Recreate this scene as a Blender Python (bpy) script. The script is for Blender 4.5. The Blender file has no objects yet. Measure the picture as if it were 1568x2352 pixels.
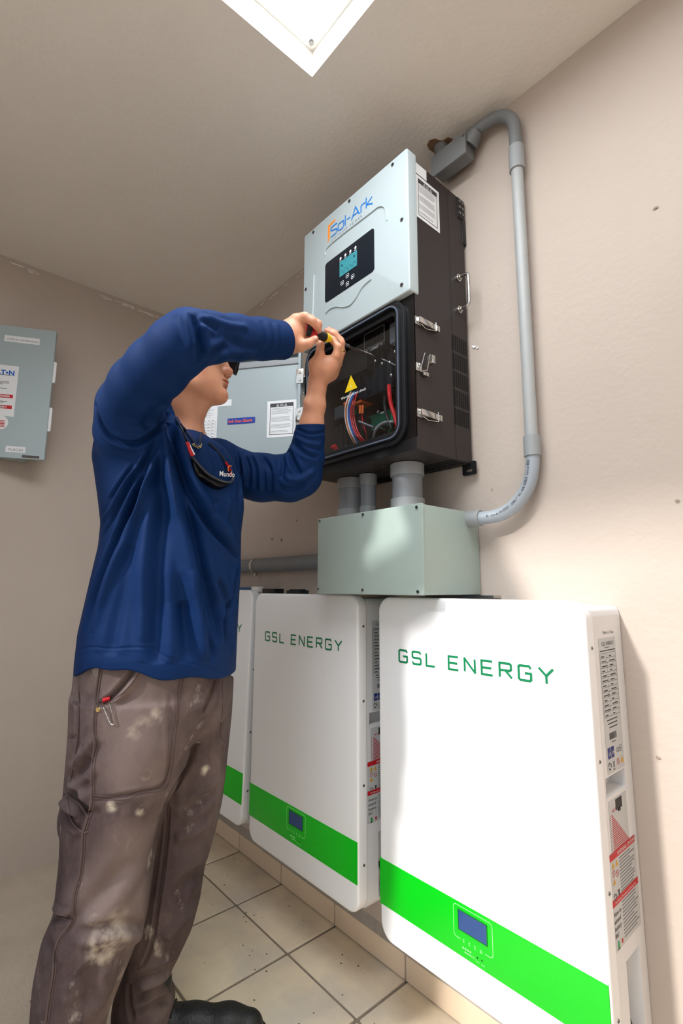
import bpy, bmesh, math, random
import numpy as np
from mathutils import Vector, Matrix
from mathutils.bvhtree import BVHTree
random.seed(4)
SC = bpy.context.scene
COL = SC.collection

# ---------------------------------------------------------------- camera
CX, CY, FP = 784.0, 1176.0, 1138.79
RW = np.array([[0.65975696, 0.11159094, 0.7431475],
               [0.75147134, -0.10244735, -0.65176328],
               [0.00340261, 0.98845941, -0.15144775]])
CAM = np.array([0.0, -1.16, 1.064])
cd = bpy.data.cameras.new('camera'); cam = bpy.data.objects.new('camera', cd); COL.objects.link(cam)
cd.sensor_fit = 'VERTICAL'; cd.sensor_height = 36; cd.lens = FP/2352*36; cd.clip_start = 0.02
m4 = Matrix.Identity(4)
for i in range(3):
    for j in range(3): m4[i][j] = RW[i][j]
    m4[i][3] = CAM[i]
cam.matrix_world = m4
SC.camera = cam

# ---------------------------------------------------------------- light
w = bpy.data.worlds.new('sky'); SC.world = w; w.use_nodes = True
bg = w.node_tree.nodes['Background']
bg.inputs[0].default_value = (0.86, 0.93, 1.0, 1); bg.inputs[1].default_value = 0.9
sl = bpy.data.lights.new('sun', 'SUN'); sl.energy = 2.8; sl.angle = math.radians(4.5); sl.color = (1, .97, .93)
so = bpy.data.objects.new('sun', sl); COL.objects.link(so)
so.rotation_euler = Vector((0.042, 0.175, -0.12)).to_track_quat('-Z', 'Y').to_euler()
SC.view_settings.view_transform = 'Standard'
try: SC.view_settings.look = 'None'
except Exception: pass
SC.view_settings.gamma = 1; SC.view_settings.use_curve_mapping = False
SC.view_settings.exposure = 0.48
SKYLIGHT = 7.5

# ---------------------------------------------------------------- helpers
def ray(u, v):
    d = RW @ np.array([(u-CX)/FP, -(v-CY)/FP, -1.0]); return d
def px(u, v, d):                       # the point seen at pixel u,v at distance d along the view axis
    return CAM + ray(u, v)*d
def onW(u, v, y):
    r = ray(u, v); return CAM + r*((y-CAM[1])/r[1])
def onX(u, v, x):
    r = ray(u, v); return CAM + r*((x-CAM[0])/r[0])
def onZ(u, v, z):
    r = ray(u, v); return CAM + r*((z-CAM[2])/r[2])

def s2l(c):
    return tuple(((x/255)/12.92 if x/255 <= .04045 else ((x/255+.055)/1.055)**2.4) for x in c)
MATS = {}
def mat(name, col, rough=.5, metal=0, spec=.5, var=0, vscale=4, bump=0, bscale=60, trans=0, ior=1.45, emit=0, alpha=1, coat=0, randobj=0, sss=0, sheen=0):
    if name in MATS: return MATS[name]
    m = bpy.data.materials.new(name); m.use_nodes = True; nt = m.node_tree; N = nt.nodes
    b = N['Principled BSDF']; c = (*s2l(col), 1)
    b.inputs['Base Color'].default_value = c; b.inputs['Roughness'].default_value = rough
    b.inputs['Metallic'].default_value = metal; b.inputs['Specular IOR Level'].default_value = spec
    b.inputs['IOR'].default_value = ior; b.inputs['Transmission Weight'].default_value = trans
    b.inputs['Alpha'].default_value = alpha; b.inputs['Coat Weight'].default_value = coat
    b.inputs['Sheen Weight'].default_value = sheen
    if sss:
        b.inputs['Subsurface Weight'].default_value = sss; b.inputs['Subsurface Radius'].default_value = (.008, .003, .0015); b.inputs['Subsurface Scale'].default_value = 1
    if emit:
        b.inputs['Emission Color'].default_value = c; b.inputs['Emission Strength'].default_value = emit
    tc = N.new('ShaderNodeTexCoord')
    src = None
    if var:
        n = N.new('ShaderNodeTexNoise'); n.inputs['Scale'].default_value = vscale; n.inputs['Detail'].default_value = 6; n.inputs['Roughness'].default_value = .6
        nt.links.new(tc.outputs['Object'], n.inputs['Vector'])
        r = N.new('ShaderNodeMapRange'); r.inputs['From Min'].default_value = .3; r.inputs['From Max'].default_value = .7
        r.inputs['To Min'].default_value = 1-var; r.inputs['To Max'].default_value = 1+var*.6
        nt.links.new(n.outputs['Fac'], r.inputs['Value'])
        mx = N.new('ShaderNodeVectorMath'); mx.operation = 'SCALE'; mx.inputs[0].default_value = c[:3]
        nt.links.new(r.outputs[0], mx.inputs['Scale']); src = mx.outputs[0]
        nt.links.new(src, b.inputs['Base Color'])
    if randobj:
        oi = N.new('ShaderNodeObjectInfo'); r2 = N.new('ShaderNodeMapRange'); r2.inputs['To Min'].default_value = 1-randobj; r2.inputs['To Max'].default_value = 1+randobj
        nt.links.new(oi.outputs['Random'], r2.inputs['Value'])
        m2 = N.new('ShaderNodeVectorMath'); m2.operation = 'SCALE'
        if src: nt.links.new(src, m2.inputs[0])
        else: m2.inputs[0].default_value = c[:3]
        nt.links.new(r2.outputs[0], m2.inputs['Scale']); nt.links.new(m2.outputs[0], b.inputs['Base Color'])
    if bump:
        n2 = N.new('ShaderNodeTexNoise'); n2.inputs['Scale'].default_value = bscale; n2.inputs['Detail'].default_value = 8
        nt.links.new(tc.outputs['Object'], n2.inputs['Vector'])
        bp = N.new('ShaderNodeBump'); bp.inputs['Strength'].default_value = bump; bp.inputs['Distance'].default_value = .004
        nt.links.new(n2.outputs['Fac'], bp.inputs['Height']); nt.links.new(bp.outputs[0], b.inputs['Normal'])
    MATS[name] = m; return m

class MB:
    def __init__(s): s.v = []; s.f = []; s.m = []; s.sm = []
    def add(s, vs, fs, mi=0, smooth=False):
        o = len(s.v); s.v += [tuple(map(float, p)) for p in vs]
        for f in fs: s.f.append(tuple(i+o for i in f)); s.m.append(mi); s.sm.append(smooth)
        return s
    def box(s, x0, x1, y0, y1, z0, z1, mi=0):
        vs = [(x, y, z) for z in (z0, z1) for y in (y0, y1) for x in (x0, x1)]
        return s.add(vs, [(0,2,3,1),(4,5,7,6),(0,1,5,4),(2,6,7,3),(0,4,6,2),(1,3,7,5)], mi)
    def loft(s, rings, cap0=True, cap1=True, mi=0, smooth=True):
        n = len(rings[0]); vs = [p for r in rings for p in r]; fs = []
        for k in range(len(rings)-1):
            for i in range(n):
                j = (i+1) % n; fs.append((k*n+i, k*n+j, (k+1)*n+j, (k+1)*n+i))
        s.add(vs, fs, mi, smooth); o = len(s.v)-len(vs)
        if cap0: s.f.append(tuple(o+i for i in reversed(range(n)))); s.m.append(mi); s.sm.append(False)
        if cap1: s.f.append(tuple(o+(len(rings)-1)*n+i for i in range(n))); s.m.append(mi); s.sm.append(False)
        return s
    def tube(s, path, r, seg=12, mi=0, caps=True, flat=None):
        P = [Vector(p) for p in path]; n = len(P)
        rs = r if isinstance(r, (list, tuple)) else [r]*n
        T = []
        for i in range(n):
            a = P[max(0, i-1)]; b = P[min(n-1, i+1)]; t = (b-a)
            T.append(t.normalized() if t.length > 1e-9 else Vector((0, 0, 1)))
        up = Vector((0, 0, 1)) if abs(T[0].z) < .9 else Vector((1, 0, 0))
        N_ = T[0].cross(up).normalized(); rings = []
        for i in range(n):
            N_ = (N_-T[i]*N_.dot(T[i])).normalized(); B = T[i].cross(N_)
            fl = flat if flat else 1
            rings.append([P[i]+(N_*math.cos(2*math.pi*k/seg)+B*math.sin(2*math.pi*k/seg)*fl)*rs[i] for k in range(seg)])
        return s.loft(rings, caps, caps, mi)
    def cyl(s, p0, p1, r, seg=16, mi=0): return s.tube([p0, p1], r, seg, mi)
    def ball(s, c, r, seg=12, mi=0, sc=(1, 1, 1)):
        rings = []
        for k in range(1, seg//2):
            a = math.pi*k/(seg//2)
            rings.append([(c[0]+r*sc[0]*math.sin(a)*math.cos(2*math.pi*i/seg), c[1]+r*sc[1]*math.sin(a)*math.sin(2*math.pi*i/seg), c[2]-r*sc[2]*math.cos(a)) for i in range(seg)])
        return s.loft(rings, True, True, mi)
    def prism(s, poly, fn, a0, a1, mi=0, smooth=False):       # poly in 2D, fn(p,q,a) -> 3D
        return s.loft([[fn(p, q, a0) for p, q in poly], [fn(p, q, a1) for p, q in poly]], True, True, mi, smooth)
    def slab(s, poly, fn, a0, a1, bev=.002, mi=0):            # prism whose a1 face has a rounded edge
        c = (sum(p for p, q in poly)/len(poly), sum(q for p, q in poly)/len(poly))
        def inset(d): 
            out = []
            hw = max(abs(p-c[0]) for p, q in poly); hh = max(abs(q-c[1]) for p, q in poly)
            for p, q in poly: out.append((c[0]+(p-c[0])*(1-d/hw), c[1]+(q-c[1])*(1-d/hh)))
            return out
        sg = 1 if a1 > a0 else -1
        rings = [[fn(p, q, a0) for p, q in poly], [fn(p, q, a1-sg*bev) for p, q in poly]]
        for t in (.35, .7, 1): rings.append([fn(p, q, a1-sg*bev*(1-math.sin(t*math.pi/2))) for p, q in inset(bev*(1-math.cos(t*math.pi/2)))])
        return s.loft(rings, True, True, mi, True)
    def frame(s, outer, inner, fn, a0, a1, mi=0):             # a plate with a hole, outer and inner same point count
        n = len(outer)
        O0 = [fn(*p, a0) for p in outer]; O1 = [fn(*p, a1) for p in outer]; I0 = [fn(*p, a0) for p in inner]; I1 = [fn(*p, a1) for p in inner]
        fs = []
        for i in range(n):
            j = (i+1) % n
            fs += [(i, j, n+j, n+i), (n+i, n+j, 3*n+j, 3*n+i), (2*n+j, 2*n+i, 3*n+i, 3*n+j), (j, i, 2*n+i, 2*n+j)]
        return s.add(O0+O1+I0+I1, fs, mi)
    def build(s, name, mats, parent=None, bev=0, smooth=None, seg=2):
        me = bpy.data.meshes.new(name)
        off = Vector(parent_loc(parent)) if parent else Vector((0, 0, 0))
        me.from_pydata([tuple(Vector(p)-off) for p in s.v], [], s.f)
        mats = mats if isinstance(mats, (list, tuple)) else [mats]
        for m in mats: me.materials.append(m)
        me.polygons.foreach_set('material_index', s.m)
        me.polygons.foreach_set('use_smooth', s.sm if smooth is None else [smooth]*len(s.f))
        bm = bmesh.new(); bm.from_mesh(me); bmesh.ops.recalc_face_normals(bm, faces=bm.faces)
        if bev:
            ed = [e for e in bm.edges if len(e.link_faces) == 2 and e.calc_face_angle(0) > .6]
            bmesh.ops.bevel(bm, geom=ed, offset=bev, segments=seg, affect='EDGES', profile=.6)
            for f in bm.faces: f.smooth = True
        bm.to_mesh(me); bm.free()
        if bev or any(s.sm):
            try: me.set_sharp_from_angle(angle=math.radians(40))
            except Exception: pass
        o = bpy.data.objects.new(name, me); COL.objects.link(o)
        if parent: o.parent = parent
        if name in SMALL: o['kind'] = 'stuff'
        return o
SMALL = {'printed_border', 'printed_text', 'fine_print', 'bold_print', 'red_print', 'key_symbol', 'display_print', 'panel_print', 'embossed_line', 'printed_table', 'scratch_marks', 'flag_stripes', 'symbol', 'terminal_pocket', 'terminal_comb', 'band_text', 'lettering', 'tagline', 'mark_text', 'chest_lettering'}
def parent_loc(o):
    l = Vector((0, 0, 0))
    while o is not None: l = l+o.location; o = o.parent
    return l
def tag(o, label=None, cat=None, group=None, kind=None):
    if label: o['label'] = label
    if cat: o['category'] = cat
    if group: o['group'] = group
    if kind: o['kind'] = kind
    return o
def thing(name, label, cat, loc=(0, 0, 0), group=None):
    o = bpy.data.objects.new(name, None); COL.objects.link(o); o.location = loc; o.empty_display_size = .05
    return tag(o, label, cat, group)
def copy_tree(o, parent=None):
    c = o.copy(); COL.objects.link(c)
    if parent: c.parent = parent
    for ch in [x for x in bpy.data.objects if x.parent == o]: copy_tree(ch, c)
    return c
def rrect(x0, x1, z0, z1, r, n=6):
    pts = []
    for cx_, cz_, a0 in ((x1-r, z1-r, 0), (x0+r, z1-r, 90), (x0+r, z0+r, 180), (x1-r, z0+r, 270)):
        for k in range(n+1):
            a = math.radians(a0+90*k/n); pts.append((cx_+r*math.cos(a), cz_+r*math.sin(a)))
    return pts
def circ(cx_, cz_, r, n=20): return [(cx_+r*math.cos(2*math.pi*k/n), cz_+r*math.sin(2*math.pi*k/n)) for k in range(n)]
XZ = lambda p, q, a: (p, a, q)          # plane parallel to the main wall, a = y
XY = lambda p, q, a: (p, q, a)
def YZ(p, q, a): return (a, p, q)
_tc = {}
def text(mb, s, size, org, xd, ud, mi=0, depth=.0004, align='LEFT', bold=0):
    key = (s, align, bold)
    if key not in _tc:
        cu = bpy.data.curves.new('t', 'FONT'); cu.body = s; cu.size = 1; cu.align_x = align; cu.resolution_u = 2; cu.offset = bold
        ob = bpy.data.objects.new('t', cu); COL.objects.link(ob)
        dg = bpy.context.evaluated_depsgraph_get(); me = bpy.data.meshes.new_from_object(ob.evaluated_get(dg))
        _tc[key] = ([tuple(v.co) for v in me.vertices], [tuple(p.vertices) for p in me.polygons])
        bpy.data.objects.remove(ob); bpy.data.meshes.remove(me); bpy.data.curves.remove(cu)
    vs, fs = _tc[key]; xd = Vector(xd).normalized(); ud = Vector(ud).normalized(); nd = xd.cross(ud); org = Vector(org)
    mb.add([org+xd*(x*size)+ud*(y*size)+nd*depth for x, y, z in vs], fs, mi); return mb
# stroke letters on a 4 x 6 grid for the squared display lettering
GL = {'G': [[(4,5),(3.5,6),(.5,6),(0,5.5),(0,.5),(.5,0),(3.5,0),(4,.5),(4,3),(2,3)]], 'S': [[(4,5),(3.5,6),(.5,6),(0,5.5),(0,3.5),(.5,3),(3.5,3),(4,2.5),(4,.5),(3.5,0),(.5,0),(0,1)]],
      'L': [[(0,6),(0,0),(3.8,0)]], 'E': [[(4,6),(0,6),(0,0),(4,0)],[(0,3),(3.6,3)]], 'N': [[(0,0),(0,6),(4,0),(4,6)]],
      'R': [[(0,0),(0,6),(3.5,6),(4,5.5),(4,3.5),(3.5,3),(0,3)],[(2,3),(4.2,0)]], 'Y': [[(0,6),(2.2,3),(4.4,6)],[(2.2,3),(2.2,0)]],
      's': [[(3.6,4),(.6,4),(0,3.5),(0,2.6),(.5,2.1),(3.1,2.1),(3.6,1.6),(3.6,.5),(3.1,0),(0,0)]],
      'o': [[(.6,0),(0,.6),(0,3.4),(.6,4),(3,4),(3.6,3.4),(3.6,.6),(3,0),(.6,0)]], 'l': [[(0,6),(0,0)]], '-': [[(0,2.6),(2,2.6)]],
      'A': [[(0,0),(2.4,6),(4.8,0)],[(1,1.8),(3.9,1.8)]], 'r': [[(0,0),(0,3.4),(.6,4),(2.6,4)]], 'k': [[(0,6),(0,0)],[(3.4,4),(.2,1.9),(3.6,0)]]}
def strokes(mb, polys, org, xd, ud, sx, sz, wd, mi=0, dp=.0008):
    xd = Vector(xd); ud = Vector(ud); nd = xd.cross(ud); org = Vector(org)+nd*dp
    for pl in polys:
        P = [(a*sx, b*sz) for a, b in pl]; closed = P[0] == P[-1]
        for i in range(len(P)-1):
            (ax, az), (bx, bz) = P[i], P[i+1]; L = math.hypot(bx-ax, bz-az) or 1; tx, tz = (bx-ax)/L, (bz-az)/L
            e0 = .38*wd if (i > 0 or closed) else 0; e1 = .38*wd if (i < len(P)-2 or closed) else 0
            ax -= tx*e0; az -= tz*e0; bx += tx*e1; bz += tz*e1; nx, nz = -tz*wd/2, tx*wd/2
            q = nd*(.00002*(i % 2))
            mb.add([org+q+xd*x+ud*z for x, z in ((ax+nx, az+nz), (ax-nx, az-nz), (bx-nx, bz-nz), (bx+nx, bz+nz))], [(0, 1, 2, 3)], mi)
def catmull(P, k=6):
    P = [Vector(p) for p in P]; out = []
    for i in range(len(P)-1):
        a, b, c, d = P[max(i-1, 0)], P[i], P[i+1], P[min(i+2, len(P)-1)]
        for t in range(k):
            t /= k; out.append(.5*((2*b)+(c-a)*t+(2*a-5*b+4*c-d)*t*t+(3*b-a-3*c+d)*t**3))
    out.append(P[-1]); return out
# ---------------------------------------------------------------- materials
M_wall = mat('plaster', (192, 178, 167), .93, spec=.15, var=.045, vscale=2.5, bump=.35, bscale=45)
M_ceil = mat('ceiling lightened', (236, 230, 222), .95, spec=.1, var=.03, vscale=3, bump=.4, bscale=70)  # lightened, with walls darkened, in place of light bounced up from below
M_grout = mat('grout', (142, 130, 116), .95, var=.2, vscale=30, bump=.6, bscale=150)
M_white = mat('white enamel', (238, 239, 241), .22, coat=.3)
M_white2 = mat('white steel', (228, 229, 231), .38)
M_green = mat('green band', (4, 188, 24), .25)
M_gtext = mat('green letter', (0, 120, 74), .4)
M_screw = mat('steel screw', (150, 150, 152), .3, metal=1)
M_chrome = mat('chrome', (205, 203, 200), .16, metal=1)
M_dark = mat('dark case', (46, 39, 39), .5, bump=.25, bscale=400)
M_black = mat('black', (16, 17, 20), .45)
M_hole = mat('hole black', (6, 6, 7), .9)
M_cover = mat('light grey cover', (178, 190, 193), .35)
M_galv = mat('grey green enamel', (160, 175, 168), .32, var=.02, vscale=8)
M_panel = mat('door grey enamel', (158, 170, 174), .34)
M_pvc = mat('grey pvc', (140, 144, 150), .38, var=.04, vscale=14)
M_pvc2 = mat('pale grey pvc', (168, 170, 170), .42, var=.04, vscale=14)
M_fit = mat('pvc coupling', (152, 155, 157), .3)
M_dkpvc = mat('dark grey pvc', (118, 120, 122), .42)
M_paper = mat('label white', (226, 228, 230), .5)
M_ink = mat('ink', (62, 62, 66), .6)
M_ink2 = mat('faint ink', (128, 130, 134), .6)
M_red = mat('label red', (196, 22, 34), .5)
M_blue = mat('label blue', (28, 44, 120), .5)
M_yel = mat('warning yellow', (236, 200, 24), .4)
M_orange = mat('logo orange', (246, 146, 52), .45)
M_lblue = mat('logo blue', (20, 118, 205), .45)
M_lcd = mat('teal lcd', (58, 140, 150), .3, emit=.12)
M_navy = mat('black glass', (10, 22, 34), .12)
M_lcd2 = mat('blue lcd', (44, 74, 128), .12)
M_ltgreen = mat('light green print', (150, 250, 150), .4)
M_lightlabel = mat('silver label', (196, 199, 200), .4)

# ---------------------------------------------------------------- room
XL, ZC = -2.34, 2.426
YB = -1.78; XR = 1.3
def struct(name, mb, m, **k):
    o = mb.build(name, m, **k); o['kind'] = 'structure'; return o
mb = MB().box(XL-.1, XR, 0, .12, -.06, ZC+.3); struct('wall_front', mb, M_wall)
mb = MB().box(XL-.12, XL, -3.6, .12, -.06, ZC+.3); struct('wall_left', mb, M_wall)
# unseen rear wall added on the left to block sun; rest left open
mb = MB().box(XL, -1.37, YB-.12, YB, -.06, ZC+.3); struct('sun_block_back', mb, M_wall)
mb = MB().box(.62, .72, YB-.12, .12, -.06, ZC+.3); struct('light_block_right', mb, M_wall)  # unseen, added to keep open-side light off the left wall
SX0, SX1, SY0, SY1 = -.915, .12, -1.45, -.468
mb = MB()
CT = ZC+.10
mb.box(XL, XR, SY1, 0, ZC, CT); mb.box(XL, XR, YB, SY0, ZC, CT)
mb.box(XL, SX0, SY0, SY1, ZC, CT); mb.box(SX1, XR, SY0, SY1, ZC, CT)
struct('ceiling', mb, M_ceil)
M_sky = mat('frosted skylight', (244, 250, 255), .5, emit=SKYLIGHT)
M_frame = mat('white frame', (240, 244, 244), .5)
wd = MB()
wd.frame([(SX0, SY0), (SX1, SY0), (SX1, SY1), (SX0, SY1)], [(SX0+.03, SY0+.03), (SX1-.03, SY0+.03), (SX1-.03, SY1-.03), (SX0+.03, SY1-.03)], XY, CT-.02, CT+.03)
wn = struct('window_1', wd, M_frame)
pn = MB().box(SX0+.03, SX1-.03, SY0+.03, SY1-.03, CT+.0, CT+.006).build('pane', M_sky, wn)
sc_ = MB().cyl((SX0+.018, SY1-.018, CT-.026), (SX0+.018, SY1-.018, CT-.02), .006, 12).build('screw', M_screw, wn)
# paint flecks where wall and ceiling meet
M_fleck = mat('paint fleck', (226, 216, 205), .9)
fl = MB(); rr = random.Random(3)
fk = [0]
def fleck(c, a, b, tx, ty):
    n = 9; out = []; fk[0] += 1; nv = np.cross(tx, ty)*(1 if tx[1] else 1); c = np.array(c)+nv*fk[0]*.00003
    for k in range(n):
        t = 2*math.pi*k/n; q = rr.uniform(.55, 1)
        out.append([c[i]+tx[i]*a*q*math.cos(t)+ty[i]*b*q*math.sin(t) for i in range(3)])
    fl.add(out, [tuple(range(n))])
for k in range(26):
    x = rr.uniform(-2.0, -1.2); fleck((x, -.0012, 2.412-rr.random()*.012), rr.uniform(.008, .03), rr.uniform(.002, .006), (1, 0, 0), (0, 0, 1))
for y0, y1, n in ((-.62, -.2, 22), (-.95, -.85, 6)):
    for k in range(n):
        y = rr.uniform(y0, y1); fleck((XL+.0012, y, 2.408-rr.random()*.014), rr.uniform(.008, .028), rr.uniform(.002, .006), (0, 1, 0), (0, 0, 1))
struct('trim_1', fl, M_fleck)
# smudges and chips on the main wall
M_sm = mat('wall scuff', (150, 132, 118), .95); sm = MB(); fl = sm
for (u, v, a, b) in [(1505, 478, .008, .004), (1145, 656, .002, .002), (1130, 1124, .003, .003), (625, 1238, .010, .006), (646, 1240, .006, .008), (682, 1196, .008, .006), (1084, 800, .0, .0), (1555, 1150, .006, .003), (1512, 1740, .005, .003)]:
    if a: p = onW(u, v, -.0012); fleck(p, a, b, (1, 0, 0), (0, 0, 1))
struct('trim_2', sm, M_sm)
M_chip = mat('white chip', (236, 238, 240), .8); fl = MB()
for k in range(3): p = onW(1080+rr.random()*18, 800-rr.random()*6, -.0013); fleck(p, .006, .003, (1, 0, 0), (0, 0, 1))
struct('trim_3', fl, M_chip)

# floor
fm = MB().box(XL, XR, -3.6, 0, -.05, -.004)
struct('floor', MB().box(-7, 7, -12, -3.61, -.06, -.02), mat('added bounce ground', (196, 188, 176), .9, var=.1, vscale=2))  # unseen bright ground added outside to bounce sunlight onto the ceiling
fo = struct('floor', fm, M_grout)
def tilemat():
    m = mat('floor tile', (232, 216, 190), .5, var=.13, vscale=7, bump=.35, bscale=28, randobj=.07, spec=.4)
    nt = m.node_tree; N = nt.nodes; b = N['Principled BSDF']
    tc = N.new('ShaderNodeTexCoord'); v = N.new('ShaderNodeTexVoronoi'); v.inputs['Scale'].default_value = 34
    n = N.new('ShaderNodeTexNoise'); n.inputs['Scale'].default_value = 9
    geo = N.new('ShaderNodeNewGeometry')
    nt.links.new(geo.outputs['Position'], v.inputs['Vector']); nt.links.new(geo.outputs['Position'], n.inputs['Vector'])
    lt = N.new('ShaderNodeMath'); lt.operation = 'LESS_THAN'; lt.inputs[1].default_value = .09
    nt.links.new(v.outputs['Distance'], lt.inputs[0])
    gt = N.new('ShaderNodeMath'); gt.operation = 'GREATER_THAN'; gt.inputs[1].default_value = .5; nt.links.new(n.outputs['Fac'], gt.inputs[0])
    mu = N.new('ShaderNodeMath'); mu.operation = 'MULTIPLY'; nt.links.new(lt.outputs[0], mu.inputs[0]); nt.links.new(gt.outputs[0], mu.inputs[1])
    # dusty grey cast in clouds
    n3 = N.new('ShaderNodeTexNoise'); n3.inputs['Scale'].default_value = 4.2; n3.inputs['Detail'].default_value = 5; nt.links.new(geo.outputs['Position'], n3.inputs['Vector'])
    mr = N.new('ShaderNodeMapRange'); mr.inputs['From Min'].default_value = .45; mr.inputs['From Max'].default_value = .68; mr.inputs['To Max'].default_value = .6; nt.links.new(n3.outputs['Fac'], mr.inputs['Value'])
    old = b.inputs['Base Color'].links[0].from_socket
    d1 = N.new('ShaderNodeMix'); d1.data_type = 'RGBA'; nt.links.new(mr.outputs[0], d1.inputs['Factor']); nt.links.new(old, d1.inputs['A']); d1.inputs['B'].default_value = (*s2l((186, 182, 178)), 1)
    d2 = N.new('ShaderNodeMix'); d2.data_type = 'RGBA'; nt.links.new(mu.outputs[0], d2.inputs['Factor']); nt.links.new(d1.outputs['Result'], d2.inputs['A']); d2.inputs['B'].default_value = (*s2l((70, 60, 52)), 1)
    nt.links.new(d2.outputs['Result'], b.inputs['Base Color'])
    return m
M_tile = tilemat()
struct('floor', MB().box(XL, -1.638, YB, -.499, -.0035, -.0015).box(-1.638, -1.339, YB, -.798, -.0035, -.0015), mat('bare screed', (196, 182, 164), .9, var=.12, vscale=6, bump=.8, bscale=60))
P_ = .2995
tm = None
xs = [-1.335+P_*k for k in range(-4, 6)]; ys = [-.195-.2995*k for k in range(-1, 5)]
for i, x in enumerate(xs):
    for j, y in enumerate(ys):
        x0 = max(x-P_+.005, XL+.002); x1 = x-.005; y1 = min(y-.004, -.001); y0 = y-.2995+.004
        if j == 0: y0 = ys[0]-0+.004; y1 = -.001; y0 = -.195+.004
        else: y1 = ys[j-1]-.2995*0-.004; y0 = ys[j]+.004; y1 = ys[j-1]-.004 if j > 1 else -.195-.004
        if j == 0: pass
        if y1-y0 < .01 or x1-x0 < .01: continue
        if (j >= 3 and x < -1.6) or (j >= 4 and x < -1.2): continue          # bare screed at the far left, no tiles there
        t = MB().slab(rrect(x0, x1, y0, y1, .003, 2), XY, -.012, rr.uniform(-.0006, .0006), .0025).build('tile', M_tile, fo)
# skirting tiles
M_skirt = mat('skirting tile', (222, 200, 174), .35, var=.05, vscale=8, randobj=.05)
bb = MB(); bb.add([(XL, 0, .066), (XL, -.013, .066), (XL, -.011, .070), (XL, 0, .093), (XR, 0, .066), (XR, -.013, .066), (XR, -.011, .070), (XR, 0, .093)], [(0, 1, 2, 3), (7, 6, 5, 4), (1, 5, 6, 2), (2, 6, 7, 3), (0, 4, 5, 1)])
bb.box(XL, XR, -.010, 0, 0, .067)
bo = struct('baseboard_front', bb, mat('skirting mortar', (170, 160, 150), .9, var=.12, vscale=40, bump=.6, bscale=120))
for x in xs:
    x0 = max(x-P_+.003, XL+.002)
    MB().slab(rrect(x0, x-.003, 0.003, .066, .003, 2), XZ, 0, -.0145, .002).build('tile', M_skirt, bo)
# rough hole in the ceiling where the conduit goes out
hp = onZ(1012, 338, ZC)
ho = MB(); pts = []
for k in range(18):
    a = 2*math.pi*k/18; q = .036*(1+.25*math.sin(3*a+1)+rr.uniform(-.12, .12)); pts.append((hp[0]+q*math.cos(a), min(hp[1]+q*math.sin(a), -.003)))
ho.prism(pts, XY, ZC+.001, ZC-.003)
tag(ho.build('broken_hole', mat('raw concrete', (138, 108, 82), .95, bump=1, bscale=160, var=.4, vscale=60)), kind='structure')
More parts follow.
